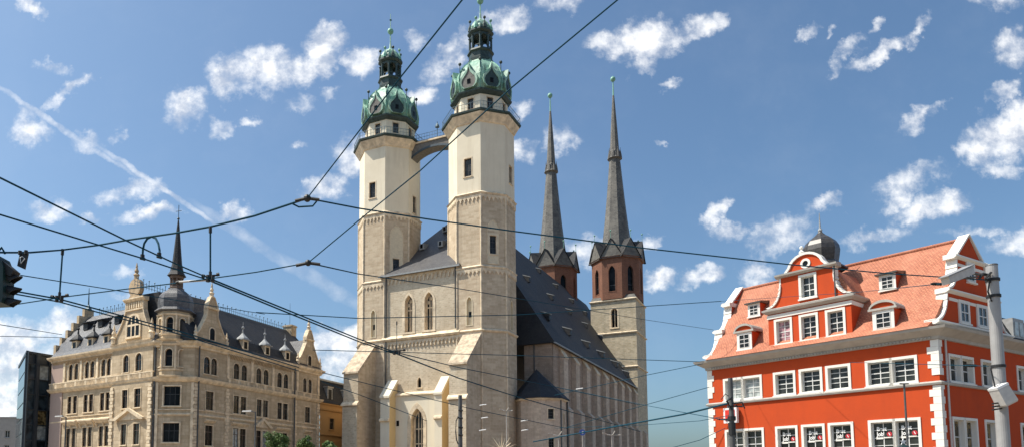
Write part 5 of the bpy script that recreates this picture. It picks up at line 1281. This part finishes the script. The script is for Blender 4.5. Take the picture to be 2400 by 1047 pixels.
for p, Y in (((334, 602), 14.8), ((373, 598), 14.2)):
    n = MB(); n.tube([at(p[0], p[1]-6, Y), at(p[0], p[1]+4, Y)], .045, 8); n.tube([at(p[0]-5, p[1]+2, Y), at(p[0]+6, p[1]+5, Y)], .03, 8); n.build('foot', 'rubber_black', t)
t = thing('registration_arm', 'short pale tube arm running left from the right clamp', 'arm', at(486, 656, 13.6))
n = MB(); n.tube([at(417, 660, 13.9), at(488, 655, 13.6)], .022, 8); n.build('tube', 'box_grey', t)
n = MB(); n.tube([at(413, 662, 13.9), at(422, 659, 13.9)], .035, 8); n.build('end_fitting', 'rubber_black', t)
for (p, r_, lb) in ((J1, .07, 'black wire joint where three wires meet left of the church tower'), (J2, .06, 'lower black wire joint left of the church tower')):
    t = thing('wire_joint', lb, 'joint', p, 'black wire joints')
    n = MB(); n.ball(p[0], p[1], p[2], r_, 8); n.tube([(p[0]-.22, p[1], p[2]-.05), (p[0], p[1], p[2]), (p[0]+.22, p[1], p[2]-.03)], .03, 6); n.build('knot', 'rubber_black', t)
n = MB(); p = J1; n.tube([atz(686, 478, 6.85), atz(700, 485, 6.83), atz(733, 483, 6.83), atz(742, 472, 6.87)], .016, 6)
n.build('bridle', 'wire', bpy.data.objects['wire_joint'])
for px, py, Y, lb in ((2276, 855, 20, 'black insulator on the wire just left of the thick grey pole'), (1695, 981, 32, 'black insulator beside the shop sign'), (925, 823, 22, 'black insulator bar over the church left buttress'), (2196, 664, 19.5, 'small insulator over the edge of the right gable')):
    t = thing('insulator', lb, 'insulator', at(px, py, Y), 'black wire insulators')
    n = MB(); a = at(px-14, py, Y); b = at(px+14, py+1, Y)
    n.tube([a, b], .025, 8)
    for k in range(4): c_ = Vector(a).lerp(Vector(b), .2+.2*k); n.tube([tuple(c_-Vector((.015, 0, 0))), tuple(c_+Vector((.015, 0, 0)))], .045, 8)
    n.build('ribbed_body', 'rubber_black', t)
wl = ['upper left of the tower foot', 'middle left of the tower foot', 'lower left of the tower foot', 'beside the annex window', 'below the annex window', 'high on the nave wall']
for (px, py), lb in zip(((1132, 948), (1136, 978), (1131, 1007), (1229, 985), (1230, 1007), (1358, 910)), wl):
    Y = 60; t = thing('wire_lamp', 'small white pendant lamp on a thin wire, '+lb, 'lamp', at(px, py, Y), 'small white lamps strung before the church')
    n = MB(); c_ = at(px, py, Y); n.tube([(c_[0]-.28, Y, c_[2]-.03), (c_[0], Y, c_[2]+.02), (c_[0]+.28, Y, c_[2]+.05)], .05, 6); n.build('shade', 'paint_white', t)

# ================================================================== SKY
EL = math.radians(55.5); SX, SY = -.999, .03
AZ = math.atan2(SX, SY)
wd = bpy.data.worlds.new('World'); SC.world = wd; wd.use_nodes = True; wd.cycles.sampling_method = 'MANUAL'; wd.cycles.sample_map_resolution = 128
t = NT(wd); t.n.clear()
out = t.N('ShaderNodeOutputWorld'); bg = t.N('ShaderNodeBackground'); t.l.new(bg.outputs[0], out.inputs[0])
sky = t.N('ShaderNodeTexSky', sky_type='NISHITA', sun_disc=False, sun_elevation=EL, sun_rotation=AZ, air_density=1.0, dust_density=3.0, ozone_density=1.6, altitude=100)
tc = t.N('ShaderNodeTexCoord')
sp_ = t.N('ShaderNodeSeparateXYZ', {0: tc.outputs['Generated']})
yy = t.math('MAXIMUM', sp_.outputs[1], .05)
uu = t.math('DIVIDE', sp_.outputs[0], yy); ww = t.math('DIVIDE', sp_.outputs[2], yy)
P = t.N('ShaderNodeCombineXYZ', {0: uu, 1: ww}).outputs[0]
n1 = t.N('ShaderNodeTexNoise', {'Vector': P, 'Scale': 9., 'Detail': 4., 'Roughness': .6})
n2 = t.N('ShaderNodeTexNoise', {'Vector': P, 'Scale': 40., 'Detail': 4., 'Roughness': .65})
def vm(op, a, b=None, sc=None):
    n = t.n.new('ShaderNodeVectorMath'); n.operation = op
    for i, v in enumerate((a, b)):
        if v is None: continue
        if isinstance(v, bpy.types.NodeSocket): t.l.new(v, n.inputs[i])
        else: n.inputs[i].default_value = v
    if sc is not None: n.inputs['Scale'].default_value = sc
    return n.outputs[0]
D1 = vm('SCALE', vm('SUBTRACT', n1.outputs[1], (.5, .5, .5)), None, .075)
D2 = vm('SCALE', vm('SUBTRACT', n2.outputs[1], (.5, .5, .5)), None, .036)
PD = vm('ADD', vm('ADD', P, D1), D2)
CL = [(595, 165, 95, 60, 15, 1.1), (540, 205, 45, 38, 30, .9), (690, 165, 70, 38, 20, .95), (765, 120, 60, 50, 35, 1.1), (850, 140, 38, 42, 90, .9), (985, 230, 38, 26, 10, .8), (960, 85, 26, 22, 0, .45), (690, 232, 40, 22, 0, .5), (775, 208, 20, 12, 30, .4),
      (1060, 130, 85, 30, 35, .75), (1180, 55, 55, 32, 30, .7), (1010, 170, 40, 26, 20, .5), (1310, 8, 60, 24, 0, .75), (1500, 85, 85, 52, 10, 1.1), (1430, 85, 30, 50, 90, .8), (1505, 150, 26, 38, 0, .8), (1620, 75, 85, 26, 22, .85), (1690, 45, 24, 20, 0, .7),
      (2060, 128, 75, 18, 30, .8), (2150, 62, 48, 15, 55, .7), (2000, 115, 42, 16, 45, .5), (1900, 78, 26, 15, 45, .55), (1952, 75, 18, 9, 50, .45), (2055, 60, 18, 10, 50, .4), (1975, 165, 18, 10, 60, .4), (2375, 118, 48, 36, 40, .8), (2345, 205, 58, 18, 35, .7), (2345, 315, 110, 62, 30, 1.2), (2395, 260, 55, 50, 0, 1.1), (2280, 350, 45, 34, 20, .9),
      (2148, 278, 44, 24, 50, .7), (2200, 255, 30, 12, 50, .4), (2125, 430, 85, 34, 15, .75), (2190, 488, 85, 28, 10, .75), (2100, 475, 40, 20, 30, .6), (1685, 505, 36, 18, 55, .75), (1712, 545, 32, 18, 0, .5), (1830, 545, 75, 42, 25, .75), (1830, 508, 40, 14, 10, .5), (1765, 635, 44, 30, 10, .8), (1640, 652, 52, 26, 18, .85), (1545, 664, 40, 24, 30, .8),
      (2050, 558, 80, 20, 12, .6), (1925, 492, 28, 13, 20, .5), (2385, 560, 60, 26, 20, .7), (2300, 450, 40, 16, 20, .35), (2350, 395, 50, 14, 10, .4), (2350, 10, 55, 22, 0, .55), (2270, 555, 70, 14, 5, .4), (1315, 330, 28, 45, 100, .75), (1222, 345, 22, 50, 90, .6), (1215, 255, 24, 20, 0, .6), (1565, 206, 22, 13, 20, .6), (1350, 600, 60, 30, 0, .5), (1505, 560, 35, 15, 20, .5), (1555, 335, 12, 7, 0, .4),
      (820, 360, 45, 55, 60, .8), (775, 425, 48, 34, 20, .8), (435, 265, 50, 36, 50, .7), (515, 295, 24, 30, 80, .7), (585, 285, 26, 12, 0, .45), (705, 336, 20, 11, 0, .45), (66, 308, 50, 36, 0, .8), (60, 265, 20, 18, 0, .4), (150, 228, 62, 18, 42, .75), (205, 195, 20, 12, 40, .5), (75, 22, 36, 22, -40, .85), (125, 150, 40, 16, -15, .45), (210, 330, 36, 24, 0, .55), (270, 318, 18, 14, 0, .5),
      (305, 440, 62, 24, 5, .7), (350, 500, 60, 18, 5, .65), (545, 497, 36, 18, 15, .7), (120, 480, 46, 24, 20, .6), (235, 495, 24, 14, 0, .4), (60, 770, 170, 42, 8, .95), (40, 860, 130, 90, 10, 1.15), (20, 960, 110, 70, 0, 1.0), (780, 800, 90, 44, 12, 1.1), (790, 860, 80, 50, 0, 1.1), (280, 640, 40, 15, 0, .5), (300, 695, 40, 14, 0, .45), (670, 580, 60, 20, 0, .35),
      (1740, 900, 150, 18, 5, .35), (1570, 1020, 90, 20, 0, .35), (1380, 570, 30, 18, 0, .4), (540, 70, 40, 12, 0, .25), (1290, 40, 30, 20, 0, .3), (1670, 960, 60, 16, 0, .3)]
F = None; nb = 0
for (cx, cy, rx, ry, ro, s) in [c for c in CL if c[5] > .36]:
    r = ray(cx, cy); u, w = r[0]/r[1], r[2]/r[1]
    mp = t.N('ShaderNodeMapping', {'Vector': PD}, vector_type='TEXTURE')
    mp.inputs['Location'].default_value = (u, w, 0); mp.inputs['Rotation'].default_value = (0, 0, math.radians(ro)); mp.inputs['Scale'].default_value = (rx*1.15/FPX, ry*1.15/FPX, 1)
    dt = t.n.new('ShaderNodeVectorMath'); dt.operation = 'DOT_PRODUCT'; t.l.new(mp.outputs[0], dt.inputs[0]); t.l.new(mp.outputs[0], dt.inputs[1])
    v = t.math('MULTIPLY_ADD', dt.outputs['Value'], -s, s)
    F = v if F is None else t.math('MAXIMUM', F, v)
    nb += 1
    if nb % 18 == 0:   # keeps the shader stack short: the next batch waits for this one
        PD = vm('ADD', PD, t.N('ShaderNodeCombineXYZ', {2: t.math('MULTIPLY', F, 1e-6)}).outputs[0])
n3 = t.N('ShaderNodeTexNoise', {'Vector': P, 'Scale': 17., 'Detail': 9., 'Roughness': .6})
n5 = t.N('ShaderNodeTexNoise', {'Vector': P, 'Scale': 7., 'Detail': 6., 'Roughness': .6})
n6 = t.N('ShaderNodeTexNoise', {'Vector': vm('ADD', PD, (0, 0, .3)), 'Scale': 75., 'Detail': 5., 'Roughness': .6})
n7 = t.N('ShaderNodeTexNoise', {'Vector': vm('ADD', P, (-.010, .012, 0)), 'Scale': 17., 'Detail': 9., 'Roughness': .6})
fb = t.math('ADD', t.math('MULTIPLY_ADD', n3.outputs[0], 3.0, -1.55), t.math('MULTIPLY_ADD', n6.outputs[0], .8, -.4))
cov = t.math('ADD', t.math('MAXIMUM', F, -1.), fb)
ms = t.n.new('ShaderNodeMapRange'); ms.interpolation_type = 'SMOOTHSTEP'; t.l.new(cov, ms.inputs[0]); ms.inputs[1].default_value = -.3; ms.inputs[2].default_value = 1.35
dens = ms.outputs[0]
# vapour trail
def band(cx, cy, ln, wd_, ro, s):
    r = ray(cx, cy); mp = t.N('ShaderNodeMapping', {'Vector': vm('ADD', P, vm('SCALE', D2, None, .35))}, vector_type='TEXTURE')
    mp.inputs['Location'].default_value = (r[0]/r[1], r[2]/r[1], 0); mp.inputs['Rotation'].default_value = (0, 0, math.radians(ro)); mp.inputs['Scale'].default_value = (ln/FPX, wd_/FPX, 1)
    dt = t.n.new('ShaderNodeVectorMath'); dt.operation = 'DOT_PRODUCT'; t.l.new(mp.outputs[0], dt.inputs[0]); t.l.new(mp.outputs[0], dt.inputs[1])
    return t.math('MAXIMUM', t.math('MULTIPLY_ADD', dt.outputs['Value'], -s, s), 0.)
tr_ = t.math('MAXIMUM', t.math('MAXIMUM', band(140, 298, 260, 9, -33, .5), band(370, 435, 230, 9, -33.5, .55)), t.math('MAXIMUM', band(590, 565, 200, 17, -34, .30), band(760, 665, 150, 20, -33, .24)))
tr_ = t.math('MULTIPLY', tr_, t.math('MULTIPLY_ADD', n3.outputs[0], 2.6, -.55))
veil = t.math('MULTIPLY', t.math('MAXIMUM', t.math('MULTIPLY_ADD', n5.outputs[0], 2., -.9), 0.), .05)
dens = t.math('MINIMUM', t.math('ADD', t.math('MAXIMUM', t.math('MULTIPLY', dens, .93), tr_), veil), 1.)
dens = t.math('MULTIPLY', dens, t.math('GREATER_THAN', sp_.outputs[1], .12))
skyc = vm('MULTIPLY', sky.outputs[0], (.087, .108, .118))
# soft grey modelling inside the clouds
relief = t.math('ADD', t.math('MULTIPLY', t.math('SUBTRACT', n3.outputs[0], n7.outputs[0]), 3.2), t.math('MULTIPLY_ADD', n5.outputs[0], .6, .35))
shade = t.ramp(relief, .3, .85, (.52, .56, .64), (.93, .93, .93))
fin = t.mix(dens, skyc, shade)
t.l.new(fin, bg.inputs[0]); bg.inputs[1].default_value = 1.0
# sun
sl = bpy.data.lights.new('sun', 'SUN'); sl.energy = 5.0; sl.angle = math.radians(.5); sl.color = (1, .93, .82)
so = bpy.data.objects.new('sun', sl); COL.objects.link(so)
h = math.hypot(SX, SY); d = Vector((SX/h*math.cos(EL), SY/h*math.cos(EL), math.sin(EL)))
so.rotation_euler = d.to_track_quat('Z', 'Y').to_euler(); so.location = (0, 0, 60)
# camera
cam = bpy.data.cameras.new('camera'); co = bpy.data.objects.new('camera', cam); COL.objects.link(co); SC.camera = co
cam.sensor_fit = 'HORIZONTAL'; cam.sensor_width = 36; cam.lens = 36*FPX/2400
cam.shift_x = (1200-CX)/2400; cam.shift_y = (CY-523.5)/2400
co.location = (0, 0, EYE); co.rotation_euler = (PI/2+TILT, 0, 0); cam.clip_end = 5000; cam.clip_start = .1
SC.cycles.max_bounces = 5; SC.cycles.diffuse_bounces = 3
SC.view_settings.view_transform = 'Standard'; SC.view_settings.look = 'None'; SC.view_settings.exposure = .38; SC.view_settings.gamma = 1
